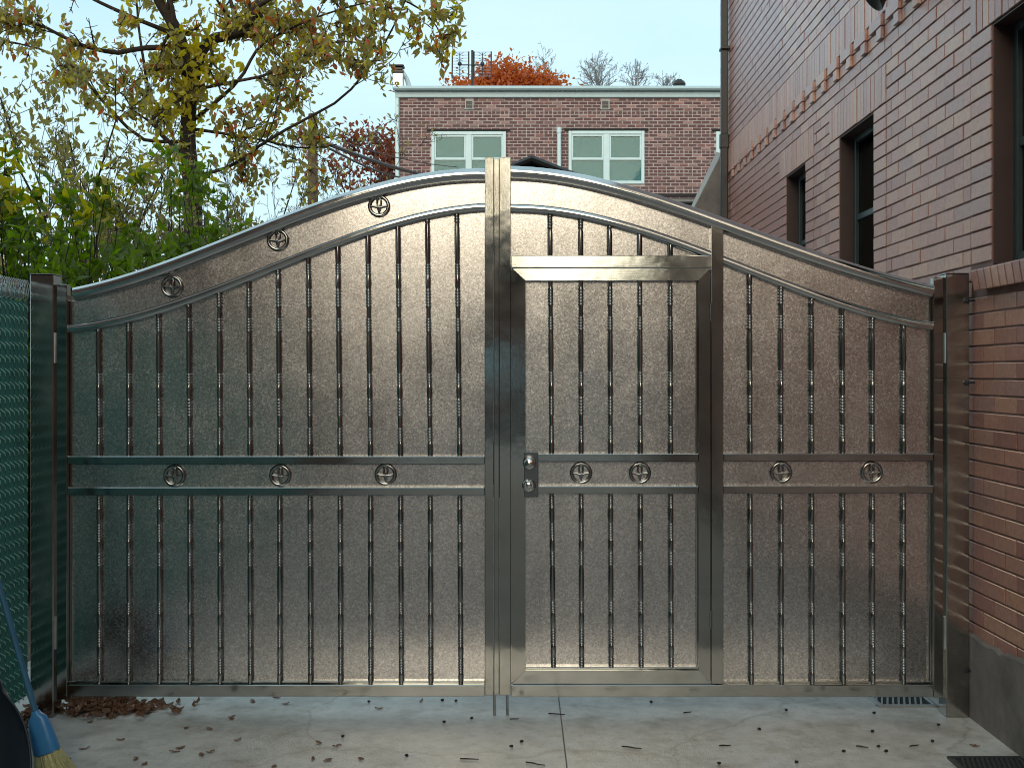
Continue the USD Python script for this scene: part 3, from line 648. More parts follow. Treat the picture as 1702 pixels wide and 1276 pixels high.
# ------------------------------------------------------------------ broom and dustpan
bh = np.array([-1.939, -0.82, 0.147]); bt = np.array([-2.262, -0.78, 1.20])
broom = thing('broom', (bh[0], bh[1], 0), 'blue broom with straw coloured bristles leaning on the green fence', 'broom')
dv = (bt - bh) / np.linalg.norm(bt - bh)
part(broom, 'handle', tube([bh + dv * 0.09, bh + dv * 0.4, bt], 0.0125, 12), M['blue_pole'], smooth=50)
def flat_loft(rows, axis_pts, n=20):
    """elliptic sections (half width x, half depth y) strung along axis points"""
    pts = []
    side = np.cross(dv, [0, 1, 0]); side /= np.linalg.norm(side)
    a = np.arange(n) / n * 2 * np.pi; v = []
    for c, (hw, hd_) in zip(axis_pts, rows):
        for t in a:
            ct, st = math.cos(t), math.sin(t)
            e = 0.6
            v.append(c + side * hw * np.sign(ct) * abs(ct) ** e + np.array([0, 1, 0]) * hd_ * np.sign(st) * abs(st) ** e)
    f = []
    for i in range(len(rows) - 1):
        for k in range(n):
            p0 = i * n + k; p1 = i * n + (k + 1) % n; f += [[p0, p1, p1 + n], [p0, p1 + n, p0 + n]]
    m = len(v); v += [axis_pts[0], axis_pts[-1]]; e_ = (len(rows) - 1) * n
    for k in range(n): f += [[m, (k + 1) % n, k], [m + 1, e_ + k, e_ + (k + 1) % n]]
    return T(v, np.array(f)[:, ::-1])
off = [0.10, 0.085, 0.07, 0.03, -0.03, -0.072, -0.078]
part(broom, 'broom_cap', flat_loft([(0.015, 0.015), (0.020, 0.020), (0.036, 0.022), (0.044, 0.026), (0.050, 0.030), (0.052, 0.031), (0.046, 0.026)], [bh + dv * o for o in off]), M['blue_plastic'], smooth=45)
br = []
side = np.cross(dv, [0, 1, 0]); side /= np.linalg.norm(side)
for k in range(420):
    s, q = rng.uniform(-1, 1), rng.uniform(-1, 1)
    a = bh - dv * 0.07 + side * s * 0.046 + np.array([0, q * 0.024, 0])
    L = 0.115 + rng.normal(0, 0.008)
    e = a - dv * L + side * (s * 0.026 + rng.normal(0, 0.006)) + np.array([0, q * 0.02 + rng.normal(0, 0.004), 0])
    e[2] = max(e[2], 0.003); mid = (a + e) / 2 + side * rng.normal(0, 0.003)
    br.append(tube([a, mid, e], [0.0016, 0.0016, 0.0011], 4, cap=False))
part(broom, 'bristles', br, M['straw'], kind='stuff')
# dustpan: curved black scoop leaning on the fence
pan = thing('dustpan', (-2.1, -0.95, 0), 'large black plastic scoop standing beside the broom', 'dustpan')
nu, nv = 18, 12; v = []
for i in range(nu + 1):
    u = i / nu
    for k in range(nv + 1):
        s = -1 + 2 * k / nv
        hw = 0.195 * (1 - 0.55 * u ** 3.0) * (1 - 0.08 * (1 - u))
        cx, cz = -2.075 - 0.10 * u, 0.012 + 0.36 * u
        x = cx + s * hw
        y = -0.93 + 0.16 * u + 0.075 * (s * s) * -1 - 0.05 * (1 - u) ** 2
        v.append((x, y, cz - 0.05 * abs(s) ** 3 * u))
f = []
for i in range(nu):
    for k in range(nv):
        a = i * (nv + 1) + k; f += [[a, a + 1, a + nv + 2], [a, a + nv + 2, a + nv + 1]]
v = np.array(v); n_ = len(v); fb = np.array(f)
v2 = v + [0, 0.006, 0]
rim = [i * (nv + 1) for i in range(nu + 1)] + [nu * (nv + 1) + k for k in range(1, nv + 1)] + [i * (nv + 1) + nv for i in range(nu - 1, -1, -1)] + list(range(nv - 1, 0, -1))
fr = []
for a, b in zip(rim, rim[1:] + rim[:1]): fr += [[a, b, b + n_], [a, b + n_, a + n_]]
part(pan, 'scoop', T(np.vstack([v, v2]), np.vstack([fb, fb[:, ::-1] + n_, np.array(fr)])), M['black_plastic'], smooth=40)
part(pan, 'rim', tube(v[rim + rim[:1]] + [0, 0.003, 0], 0.006, 6, cap=False), M['black_plastic'], smooth=True)
part(pan, 'handle', tube([(-2.175, -0.765, 0.36), (-2.22, -0.74, 0.7), (-2.29, -0.72, 1.15)], 0.014, 10), M['black_plastic'], smooth=True)

# ------------------------------------------------------------------ drain gratings
def grating(name, x0, x1, y0, y1, m, lab, nb, slant=0.012):
    g = thing(name, ((x0 + x1) / 2, (y0 + y1) / 2, 0), lab, 'drain grate')
    part(g, 'grate_frame', [box((x0, y0, -0.003), (x1, y0 + 0.022, 0.010), 0.002), box((x0, y1 - 0.022, -0.003), (x1, y1, 0.010), 0.002), box((x0, y0 + 0.022, -0.003), (x0 + 0.022, y1 - 0.022, 0.010), 0.002), box((x1 - 0.022, y0 + 0.022, -0.003), (x1, y1 - 0.022, 0.010), 0.002)], m)
    part(g, 'drain_pit', box((x0 + 0.01, y0 + 0.01, 0.0005), (x1 - 0.01, y1 - 0.01, 0.002)), M['room_dark'])  # shade of the pit painted as a thin near-black plate
    for i in range(nb):
        a = x0 + 0.022 + (x1 - x0 - 0.044) * (i + 0.5) / nb
        b = box((a - 0.005, y0 + 0.022, 0.002), (a + 0.005, y1 - 0.022, 0.009), 0.001)
        sh = np.eye(4); sh[0, 1] = slant; b.apply_transform(np.array([[1, slant, 0, -slant * (y0 + y1) / 2], [0, 1, 0, 0], [0, 0, 1, 0], [0, 0, 0, 1.0]]))
        part(g, 'grate_bar', b, m)
grating('drain_grate', 1.785, 2.095, -0.90, -0.655, M['iron'], 'black iron drain grate at the foot of the brick house wall', 13, 0.25)
grating('drain_grate', 1.73, 2.02, 0.13, 0.45, M['galv_grate'], 'pale metal drain grate just behind the right end of the gate', 9, 0.3)

# ------------------------------------------------------------------ leaves, twigs and pods on the concrete
def curled_leaf(r, size, curl=0.5, n=5):
    L, W = size * r.uniform(0.8, 1.25), size * r.uniform(0.35, 0.6)
    prof = np.array([0.05, 0.75, 1.0, 0.7, 0.06]); v = []
    for i, w in enumerate(prof):
        t = i / (n - 1); x = (t - 0.5) * L; ridge = size * curl * r.uniform(0.0, 0.25)
        for s in (-1, 0, 1): v.append((x, s * W * w * 0.5 * r.uniform(0.85, 1.1), size * curl * (0.5 * (t - 0.5) ** 2 * 2 + (abs(s) * r.uniform(0.1, 0.5))) + ridge * 0.3))
    f = []
    for i in range(n - 1):
        for k in range(2):
            a = i * 3 + k; f += [[a, a + 1, a + 4], [a, a + 4, a + 3]]
    v = np.array(v); v[:, 2] -= v[:, 2].min()
    return T(v, f)
r0 = np.random.default_rng(21)
def put(m, x, y, z, rz, tilt=0.0):
    m = m.copy(); m.apply_transform(trimesh.transformations.rotation_matrix(tilt, (1, 0, 0))); m.apply_transform(trimesh.transformations.rotation_matrix(rz, (0, 0, 1)))
    m.vertices[:, 2] -= m.vertices[:, 2].min(); m.apply_translation((x, y, z)); return m
pile = []
for k in range(230):
    t = abs(r0.normal(0, 0.24)); x = -2.13 + t + r0.normal(0, 0.03); y = r0.normal(0.06, 0.055) + 0.02
    pile.append(put(curled_leaf(r0, 0.055, 0.8), x, y, max(0, r0.uniform(-0.01, 0.055) * math.exp(-t * 3.0)) + 0.002, r0.uniform(0, 6.3), r0.uniform(-0.9, 0.9)))
for k in range(160):
    x = -2.30 + abs(r0.normal(0, 0.035)); y = r0.uniform(-0.75, -0.06)
    pile.append(put(curled_leaf(r0, 0.05, 0.8), x, y, r0.uniform(0, 0.05), r0.uniform(0, 6.3), r0.uniform(-1.2, 1.2)))
solo('fallen_leaves', pile, M['leaf_dry'], 'drift of dry brown leaves caught under the hinge end of the left gate leaf', 'leaves', kind='stuff')
ORD = 'first second third fourth fifth sixth seventh eighth ninth tenth eleventh twelfth thirteenth'.split()
seen_labels = set()
def where(px, py):
    row = 'under the gate' if py < 1188 else ('near the gate' if py < 1215 else ('farther out' if py < 1246 else 'at the front'))
    if px < 120: spot = 'by the broom'
    elif px < 806: spot = f'below the {ORD[int(np.argmin(np.abs(np.array(XB) - px)))]} bar of the left leaf'
    elif px < 880: spot = 'below the meeting stiles'
    elif px < 1160: spot = f'below the {ORD[int(np.argmin(np.abs(np.array([920, 967, 1016, 1066, 1116]) - px)))]} bar of the door'
    elif px < 1225: spot = 'below the door post'
    elif px < 1540: spot = f'below the {ORD[int(np.argmin(np.abs(np.array([1249, 1299, 1350, 1402, 1451, 1502]) - px)))]} bar right of the door'
    else: spot = 'by the right gate post'
    return spot, row
def copies(name, meshes, m, spots, lab, cat, grp):
    first = {}
    for i, (px, py, rz) in enumerate(spots):
        v = i % len(meshes); (x, y), (spot, row) = floor_at(px, py), where(px, py)
        for w in ('', 'another ', 'a further ', 'one more '):
            text = f'{w}{lab} {spot}, {row}'
            if text not in seen_labels: break
        seen_labels.add(text)
        p = numbered('/World', name)
        if v not in first:
            g = usdkit.mesh(stage, p, meshes[v], m); first[v] = p; prim = g.GetPrim(); xf = UsdGeom.Xformable(prim)
        else:
            prim = stage.DefinePrim(p, 'Mesh'); prim.GetReferences().AddInternalReference(first[v]); xf = UsdGeom.Xformable(prim); xf.ClearXformOpOrder()
        xf.AddTransformOp().Set(Gf.Matrix4d().SetRotate(Gf.Rotation(Gf.Vec3d(0, 0, 1), math.degrees(rz))) * Gf.Matrix4d().SetTranslate(Gf.Vec3d(float(x), float(y), 0.002)))
        tag(prim, text, cat, grp)
def floor_at(px, py):
    d = CH * F / (py - CY); return ((px - CX) / F * d, d - D)
lv = [curled_leaf(r0, 0.046, 0.28) for _ in range(7)]
sp = [(150, 1200), (310, 1210), (348, 1212), (385, 1195), (290, 1250), (300, 1243), (335, 1255), (350, 1250), (385, 1192), (225, 1262), (240, 1270), (520, 1262), (545, 1264), (560, 1240), (630, 1178), (460, 1160), (475, 1170), (260, 1165), (700, 1165), (420, 1166), (1620, 1240), (600, 1262), (200, 1230), (395, 1230), (455, 1275), (140, 1245), (110, 1262), (530, 1235)]
copies('fallen_leaf', lv, M['leaf_dry'], [(a, b, r0.uniform(0, 6.3)) for a, b in sp], 'dry brown leaf', 'leaf', 'single leaves on the concrete')
def pod(r):
    m = trimesh.creation.icosphere(1, 0.0075); v = np.array(m.vertices) * (1 + r.uniform(-0.25, 0.25, (len(m.vertices), 1))) * [1.15, 1, 0.75]; v[:, 2] -= v[:, 2].min(); return T(v, m.faces)
pods = [pod(r0) for _ in range(4)]
sp = [(570, 1225), (613, 1168), (676, 1257), (735, 1165), (758, 1166), (738, 1202), (784, 1195), (867, 1234), (850, 1242), (1307, 1182), (1262, 1213), (1450, 1217), (1560, 1206), (1550, 1234), (1460, 1242), (1473, 1250), (1324, 1268), (1195, 1271), (1610, 1188), (1402, 1250), (1082, 1168), (1453, 1187)]
copies('seed_pod', pods, M['nut'], [(a, b, r0.uniform(0, 6.3)) for a, b in sp], 'dark round pod', 'seed pod', 'seed pods on the concrete')
def twig(r):
    L = r.uniform(0.04, 0.09); return tube([(-L / 2, 0, 0.003), (-L / 6, r.normal(0, 0.004), 0.004), (L / 5, r.normal(0, 0.005), 0.004), (L / 2, r.normal(0, 0.006), 0.003)], [0.0028, 0.003, 0.0026, 0.0018], 6)
sp = [(855, 1196), (925, 1188), (1050, 1243), (1205, 1240), (1433, 1242), (1143, 1185), (780, 1263), (890, 1270), (1520, 1240)]
copies('fallen_twig', [twig(r0) for _ in range(5)], M['bark'], [(a, b, r0.uniform(-0.5, 0.5)) for a, b in sp], 'short dark twig', 'twig', 'twigs on the concrete')

# ------------------------------------------------------------------ far brick building
BY = 23.4
def Q(px, py): return P(px, py, BY)
far = thing('brick_building', (Q(900, 0)[0], BY, 0), 'flat roofed old brick building with pale cornice behind the gate', 'building')
x0, x1 = Q(664, 0)[0], Q(1400, 0)[0]; ztop = Q(0, 163)[2]; zlow = Q(0, 420)[2]

fw = (np.array([0, BY, 0.0]), np.array([1.0, 0, 0]), np.array([0, -1.0, 0]))
wpx = [(717, 841, 219, 316), (945, 1071, 218, 306), (1190, 1310, 219, 300)]
wrect = [(Q(a, 0)[0], Q(b, 0)[0], Q(0, d)[2], Q(0, c)[2]) for a, b, c, d in wpx]
wsegs, cur = [], x0 - 0.01
for (a, b, c, d) in wrect:
    wsegs += [box((cur, BY + 0.012, 0), (a + 0.01, BY + 0.30, ztop)), box((a + 0.01, BY + 0.012, 0), (b - 0.01, BY + 0.30, c + 0.01)), box((a + 0.01, BY + 0.012, d - 0.01), (b - 0.01, BY + 0.30, ztop))]; cur = b - 0.01
wsegs += [box((cur, BY + 0.012, 0), (x1, BY + 0.30, ztop)), box((x0 - 0.01, BY + 0.31, 0), (x1, BY + 7, ztop))]
part(far, 'wall', wsegs, M['mortar_pale'])
vrect = [(Q(a, 0)[0], Q(a + 14, 0)[0], Q(0, 181)[2], Q(0, 167)[2]) for a in (773, 999)]
fbk = []; ch, bl = 0.0775, 0.208; z = ztop - ch; k = 0
fr = np.random.default_rng(3)
while z > zlow:
    head = k % 6 == 4
    L = bl / 2 if head else bl; x = x0 - (L / 2 if (k % 2) else 0)
    while x < x1:
        a, b = max(x, x0), min(x + L, x1)
        cut = any(a < r[1] + 0.0 and b > r[0] and z + ch > r[2] + 0.02 and z < r[3] - 0.02 for r in wrect + vrect)
        if cut:
            for r in wrect + vrect:
                if a < r[1] and b > r[0] and z + ch > r[2] + 0.02 and z < r[3] - 0.02:
                    if a < r[0] - 0.05: fbk.append(brick(a + .008, r[0] - .004, z + .009, z + ch - .009, fr.normal(0, .002), .012, .003, fw))
                    if b > r[1] + 0.05: fbk.append(brick(r[1] + .004, b - .008, z + .009, z + ch - .009, fr.normal(0, .002), .012, .003, fw))
        elif b - a > 0.04:
            fbk.append(brick(a + .008 + fr.uniform(0, .006), b - .008 + fr.uniform(-.006, 0), z + .010 + fr.uniform(-.003, .004), z + ch - .010 + fr.uniform(-.004, .003), fr.normal(0, .002), .012, .003, fw))
        x += L
    z -= ch; k += 1
place_bricks(far, 'brick', fbk, M['fb1'], M['fbn'], 300, 'brickwork')
za, zb, zc = Q(0, 163)[2], Q(0, 153)[2], Q(0, 146)[2]
part(far, 'fascia_board', box((Q(657, 0)[0], BY - 0.06, za), (x1, BY + 0.3, zb), 0.01), M['pale_trim'])
part(far, 'gutter', box((Q(655, 0)[0], BY - 0.22, zb + 0.005), (x1, BY + 0.3, zc), 0.03), M['pale_trim'])
part(far, 'roof', box((Q(656, 0)[0], BY + 0.3, zb), (x1, BY + 7.2, zc - 0.02)), M['grey_metal'])
part(far, 'downspout', box((Q(657.5, 0)[0], BY - 0.09, 0), (Q(663.5, 0)[0], BY - 0.005, za - 0.01), 0.015), M['white_paint'])
vp = part(far, 'vent_pipe', lathe_z([(0.5, 0.05), (Q(0, 222)[2], 0.05), (Q(0, 222)[2], 0.062), (Q(0, 214)[2], 0.062), (Q(0, 213)[2], 0.03)], 12, (Q(929, 0)[0], BY - 0.10)), M['white_paint'], smooth=40)
for (a, b, c, d) in vrect:
    vv = part(far, 'air_vent', [box((a, BY - 0.02, c), (a + 0.025, BY + 0.01, d)), box((b - 0.025, BY - 0.02, c), (b, BY + 0.01, d)), box((a + .025, BY - 0.02, d - 0.02), (b - .025, BY + 0.01, d)), box((a - 0.02, BY - 0.03, c - 0.025), (b + 0.02, BY + 0.01, c), .005)], M['grey_metal'])
    part(vv, 'louvre', [box((a + .026, BY - 0.012, c + 0.012 + i * 0.034), (b - .026, BY + 0.008, c + 0.026 + i * 0.034)) for i in range(5)] , M['dark_frame'])
for i, (a, b, c, d) in enumerate(wrect):
    fwd = 0.075
    w = part(far, 'window', [box((a, BY - 0.03, c), (a + fwd, BY + 0.05, d), .008), box((b - fwd, BY - 0.03, c), (b, BY + 0.05, d), .008), box((a + fwd, BY - 0.03, d - fwd), (b - fwd, BY + 0.05, d), .008), box((a + fwd, BY - 0.03, c), (b - fwd, BY + 0.05, c + fwd), .008),
        box(((a + b) / 2 - 0.075, BY - 0.025, c + fwd), ((a + b) / 2 + 0.075, BY + 0.05, d - fwd), .008)], M['white_paint'])
    mid = d - (d - c) * (0.50 if i else 0.62) - (0.0 if i else 0.0)
    mid = Q(0, 264)[2]
    for s0, s1 in ((a + fwd, (a + b) / 2 - 0.075), ((a + b) / 2 + 0.075, b - fwd)):
        part(w, 'sash', [box((s0, BY - 0.005, mid - 0.03), (s1, BY + 0.04, mid + 0.03), .004), box((s0, BY - 0.005, mid + 0.03), (s0 + 0.035, BY + 0.04, d - fwd), .004), box((s1 - 0.035, BY - 0.005, mid + 0.03), (s1, BY + 0.04, d - fwd), .004), box((s0 + .035, BY - 0.005, d - fwd - 0.05), (s1 - .035, BY + 0.04, d - fwd), .004)], M['white_paint'])
        part(w, 'pane', box((s0 + 0.002, BY + 0.012, c + fwd), (s1 - 0.002, BY + 0.018, d - fwd - .003)), M['pane_far'])
        part(w, 'blind', box((s0 + 0.002, BY + 0.03, c + fwd + (0.0 if i else 0.10)), (s1 - 0.002, BY + 0.036, d - fwd - .003)), M['blind'])
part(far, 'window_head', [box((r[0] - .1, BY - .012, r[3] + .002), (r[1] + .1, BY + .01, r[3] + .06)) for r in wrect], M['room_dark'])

# things on the roof
cp = P(660, 147, BY + 0.8)
chm = thing('roof_chimney', cp, 'pale leaning metal flue with dark cap at the left end of the roof', 'chimney')
part(chm, 'flue', [box(cp + [-0.10, -0.12, -0.05], cp + [0.16, 0.12, 0.36], .02), tube([cp + [0.1, 0, 0.45], cp + [0.24, 0, 0.22], cp + [0.32, 0, -0.04]], [0.05, 0.055, 0.06], 8)], M['galv'])
part(chm, 'cowl', [box(cp + [-0.13, -0.14, 0.36], cp + [0.17, 0.14, 0.42], .01), box(cp + [-0.10, -0.11, 0.42], cp + [0.14, 0.11, 0.50], .02), box(cp + [-0.16, -0.16, 0.50], cp + [0.18, 0.16, 0.55], .02)], M['black_metal'])
tv = P(1129, 147, BY + 1.5)
vent = thing('roof_vent', tv, 'dark round vent cap near the right end of the pale roof edge', 'roof vent')
part(vent, 'vent_stack', lathe_z([(tv[2] - .1, .10), (tv[2] + .07, .10), (tv[2] + .07, 0)], 14, (tv[0], tv[1])), M['grey_metal'], smooth=40)
part(vent, 'vent_cap', lathe_z([(tv[2] + .06, 0), (tv[2] + .06, .15), (tv[2] + .10, .165), (tv[2] + .17, .13), (tv[2] + .20, .07), (tv[2] + .215, .07), (tv[2] + .215, 0)], 18, (tv[0], tv[1])), M['black_metal'], smooth=40)
AY = BY + 2.0
def A(px, py, dy=0): return P(px, py, AY) + [0, dy, 0]
ant = thing('rooftop_antenna', A(785, 147), 'twin panel television antenna on a mast above the flat roof', 'antenna')
part(ant, 'mast', tube([A(785, 152), A(785, 84)], 0.03, 8), M['iron'], smooth=50)
part(ant, 'crossbar', tube([A(764, 109, -.03), A(802, 109, -.03)], 0.014, 6), M['iron'], smooth=50)
for xl, xr, xc in ((752, 779, 764.5), (788, 816.5, 802)):
    part(ant, 'reflector_frame', [tube([A(xl, 86), A(xl - .5, 131)], 0.018, 6), tube([A(xr, 86), A(xr, 131)], 0.018, 6)], M['iron'])
    part(ant, 'reflector_wires', [tube([A(xl, y), A(xr, y)], 0.006, 4) for y in range(87, 132, 5)], M['galv'])
    part(ant, 'dipole_stem', tube([A(xc, 90, -.1), A(xc, 128, -.1)], 0.012, 6), M['iron'])
    part(ant, 'dipole', [tube([A(xc + s * 6, y - 2, -.12), A(xc, y + 1, -.1), A(xc + s * 6, y + 3, -.12)], 0.008, 4) for y in (92, 101, 117, 125) for s in (-1, 1)], M['iron'])
    part(ant, 'junction_box', trimesh.creation.icosphere(2, .055).apply_translation(A(xc, 108.5, -.12)), M['black_plastic'], smooth=True)

# shed with a gabled roof, stair wall and lean-to behind the gate
SY = 10.0
def S(px, py, dy=0): return P(px, py, SY + dy)
shed = thing('garden_shed', (S(885, 0)[0], SY + 2, 0), 'dark gabled shed roof showing just above the gate top', 'shed')
pk = S(884, 259); el, er = S(790, 297), S(985, 299)
th = 0.06
rf = []
for e in (el, er):
    a, b = pk, e
    v = []
    for yy_ in (SY, SY + 3.6):
        for q in (a, b): v += [(q[0], yy_, q[2]), (q[0], yy_, q[2] - th)]
    v = np.array(v); hull = trimesh.convex.convex_hull(v); rf.append(hull)
part(shed, 'roof', rf[0], M['roof_felt']); part(shed, 'roof', rf[1], M['roof_felt'])
part(shed, 'gable_wall', extrude_y([(el[0] + .25, 0), (er[0] - .25, 0), (er[0] - .25, er[2] - .02), (pk[0], pk[2] - .12), (el[0] + .25, el[2] - .02)], SY + 0.18, SY + 3.3), M['dark_frame'])
part(shed, 'barge_board', [tube([pk - [0, .01, .03], e - [0, .01, .03]], 0.035, 4) for e in (el, er)], M['black_metal'])
WY = 7.9
wl = thing('stair_wall', P(1190, 621, WY), 'grey sloping wall at the far corner of the brick house', 'wall')
a_, b_, c_ = P(1200, 255, WY), P(1158, 345, WY), P(1200, 345, WY)
part(wl, 'wall_body', extrude_y([(b_[0] - 0.35, 0), (c_[0] + 0.5, 0), (c_[0] + 0.5, a_[2] + .2), (a_[0], a_[2]), (b_[0] - .35, b_[2] - .65)], WY, WY + 0.3), M['parge'])
part(wl, 'coping', tube([P(1201, 252, WY) + [0, .15, 0], P(1148, 366, WY) + [0, .15, 0]], 0.05, 4), M['grey_metal'])
lt = thing('lean_to_roof', P(1130, 330, 13), 'low dark edged flat roof below the brick building wall', 'roof')
part(lt, 'roof_deck', box(P(1020, 329, 13.0), P(1260, 335, 13.0) + [0, 3.0, 0], .0), M['grey_metal'])
part(lt, 'roof_edge', box(P(1018, 322.5, 13.0) - [0, .06, 0], P(1262, 328, 13.0) + [0, -.01, 0], .008), M['black_metal'])
part(lt, 'wall', box([P(1030, 0, 13)[0], 13.2, 0], [P(1250, 0, 13)[0], 15.5, P(0, 336, 13)[2]]), M['grey_metal'])

# ------------------------------------------------------------------ trees and shrubs
def leaves(centers, size, r, droop=0.3, elong=1.7, fold=0.25):
    n = len(centers); c = np.asarray(centers)
    d = r.normal(size=(n, 3)); d[:, 2] -= droop * 2; d /= np.linalg.norm(d, axis=1, keepdims=True)
    q = r.normal(size=(n, 3)); w = np.cross(d, q); w /= np.maximum(np.linalg.norm(w, axis=1, keepdims=True), 1e-6)
    nn = np.cross(d, w)
    s = size * r.uniform(0.6, 1.3, (n, 1)); L = d * s * elong / 2; W = w * s * 0.36; N = nn * s * fold * 0.6
    v = np.stack([c - L, c - L * 0.45 + W * 0.85 + N * 0.7, c + L * 0.15 + W + N, c + L - nn * s * 0.12, c + L * 0.15 - W + N, c - L * 0.45 - W * 0.85 + N * 0.7, c - L * 0.1], 1).reshape(-1, 3)
    b = np.arange(n)[:, None] * 7
    f = np.concatenate([b + [[k, (k + 1) % 6, 6]] for k in range(6)], 0)
    return T(v, f)

def wander(p, d, L, r, steps=6, wob=0.22, up=0.0):
    pts = [np.array(p, float)]; d = np.array(d, float) / np.linalg.norm(d)
    for _ in range(steps):
        d = d + r.normal(0, wob, 3) * [1, 1, 1] + [0, 0, up]; d /= np.linalg.norm(d); pts.append(pts[-1] + d * L / steps)
    return np.array(pts)

def sprout(limbs, r, levels, n_child, ratio, twig_r, wob=0.22, up=0.04, spread=0.9, first=0.2, min_len=0.15):
    """limbs: (points, radius start, radius end). Returns tubes and the twig polylines that carry leaves."""
    tubes, twigs, cur = [], [], limbs
    for (p, ra, rb) in limbs: tubes.append((p, np.linspace(ra, rb, len(p))))
    for lv_ in range(levels):
        nxt = []
        for (p, ra, rb) in cur:
            seg = np.linalg.norm(np.diff(p, axis=0), axis=1); tot = seg.sum()
            if tot < min_len: continue
            for _ in range(max(1, int(n_child[lv_] * r.uniform(0.7, 1.3)))):
                t = r.uniform(first, 1.0); i = min(int(t * (len(p) - 1)), len(p) - 2); ft = t * (len(p) - 1) - i
                o = p[i] * (1 - ft) + p[i + 1] * ft
                dr = p[i + 1] - p[i]; dr /= np.linalg.norm(dr); dr = dr + r.normal(0, spread, 3); 
                L = tot * ratio * r.uniform(0.5, 1.3) * (1.15 - 0.5 * t); rr_ = max((ra + (rb - ra) * t) * 0.55, twig_r)
                q = wander(o, dr, L, r, 5, wob, up); nxt.append((q, rr_, max(rr_ * 0.35, twig_r * 0.7)))
                tubes.append((q, np.linspace(rr_, max(rr_ * 0.35, twig_r * 0.7), len(q))))
        cur = nxt
    return tubes, [c[0] for c in cur], tubes

def tubes_mesh(tb):
    return [tube(p, ra, 7 if ra[0] > 0.03 else (5 if ra[0] > 0.012 else 3), cap=False) for p, ra in tb]

def on_twigs(tw, n, r, jit_):
    idx = r.integers(0, len(tw), n); out = np.empty((n, 3))
    for k, i in enumerate(idx):
        p = tw[i]; t = r.uniform(0.15, 1.0) * (len(p) - 1); a = min(int(t), len(p) - 2); out[k] = p[a] + (p[a + 1] - p[a]) * (t - a)
    return out + r.normal(0, jit_, (n, 3))

def cv(px_pts, Y, dy=None, n=14):
    """smooth limb through photograph points at depth Y"""
    pp = np.array([P(a, b, Y + (0 if dy is None else dy * i / (len(px_pts) - 1))) for i, (a, b) in enumerate(px_pts)])
    t = np.linspace(0, 1, len(pp)); tt = np.linspace(0, 1, n)
    from scipy.interpolate import PchipInterpolator
    return PchipInterpolator(t, pp)(tt)

# the big half bare tree
TY = 8.5
r1 = np.random.default_rng(11)
trunk = np.vstack([P(322, 330, TY) * [1, 1, 0] + [0, 0, -0.02], cv([(321, 360), (318, 300), (312, 230), (317, 150), (323, 105)], TY)])
limbs = [(cv([(318, 170), (312, 120), (298, 62), (283, 32), (262, -4), (245, -60), (240, -140)], TY, -0.5), .085, .05),
         (cv([(322, 130), (335, 85), (352, 66), (400, 54), (424, 30), (432, -10), (440, -80), (470, -150)], TY, 0.6), .075, .04),
         (cv([(312, 80), (240, 80), (190, 88), (150, 80), (110, 64), (60, 40), (10, 30)], TY, -1.0), .035, .012),
         (cv([(322, 292), (360, 285), (402, 266), (440, 236), (520, 192), (562, 168), (602, 128), (642, 68), (668, 15), (690, -40)], TY, -1.2), .024, .007),
         (cv([(346, 66), (352, 100), (338, 138), (318, 156), (290, 172), (250, 200)], TY, -0.4), .026, .01),
         (cv([(322, 215), (370, 222), (430, 232), (500, 246), (560, 240)], TY, 0.4), .022, .007),
         (cv([(322, 150), (380, 138), (440, 126), (500, 90), (560, 70), (620, 78)], TY, -0.9), .024, .007),
         (cv([(314, 260), (262, 215), (250, 170), (240, 110), (230, 40), (225, -40)], TY, 0.6), .030, .01),
         (cv([(322, 200), (400, 130), (430, 80), (500, 40), (580, 12), (680, -10)], TY, -0.6), .024, .007),
         (cv([(317, 235), (250, 235), (180, 180), (120, 110), (60, 80), (0, 70)], TY, 0.5), .026, .008),
         (cv([(430, 10), (500, -20), (560, 0), (620, -10), (690, 10), (735, 60)], TY, -0.8), .03, .006),
         (cv([(300, 60), (200, 20), (120, -20), (60, -60)], TY, -0.6), .03, .01)]
tree = thing('yellowing_tree', trunk[0], 'tall half bare tree with yellow and brown leaves behind the left gate leaf', 'tree')
part(tree, 'trunk', tube(trunk, np.r_[0.16, np.linspace(0.11, 0.075, len(trunk) - 1)], 10), M['bark'], smooth=True)
tb, tw, _ = sprout(limbs, r1, 3, (11, 7, 5), 0.34, 0.0052, wob=0.24, up=0.015, spread=0.75, first=0.12)
part(tree, 'branches', tubes_mesh(tb), M['bark'], smooth=True)
c1 = on_twigs(tw, 4300, r1, 0.06)
part(tree, 'crown', leaves(c1, 0.062, r1, 0.55), M['leaf_yellow'], kind='stuff')
part(tree, 'golden_leaves', leaves(on_twigs(tw, 1500, r1, 0.06), 0.062, r1, 0.5), M['leaf_yellow2'], kind='stuff')
part(tree, 'russet_leaves', leaves(on_twigs(tw, 700, r1, 0.06), 0.058, r1, 0.6), M['leaf_orange'], kind='stuff')
# gold climbing leaves round the trunk and lower limbs
base = np.vstack([trunk[3:] + 0, limbs[1][0][:6], limbs[4][0]])
cg = base[r1.integers(0, len(base), 620)] + r1.normal(0, 0.17, (620, 3))
part(tree, 'climbing_leaves', leaves(cg, 0.085, r1, 0.4, 1.3), M['leaf_yellow2'], kind='stuff')

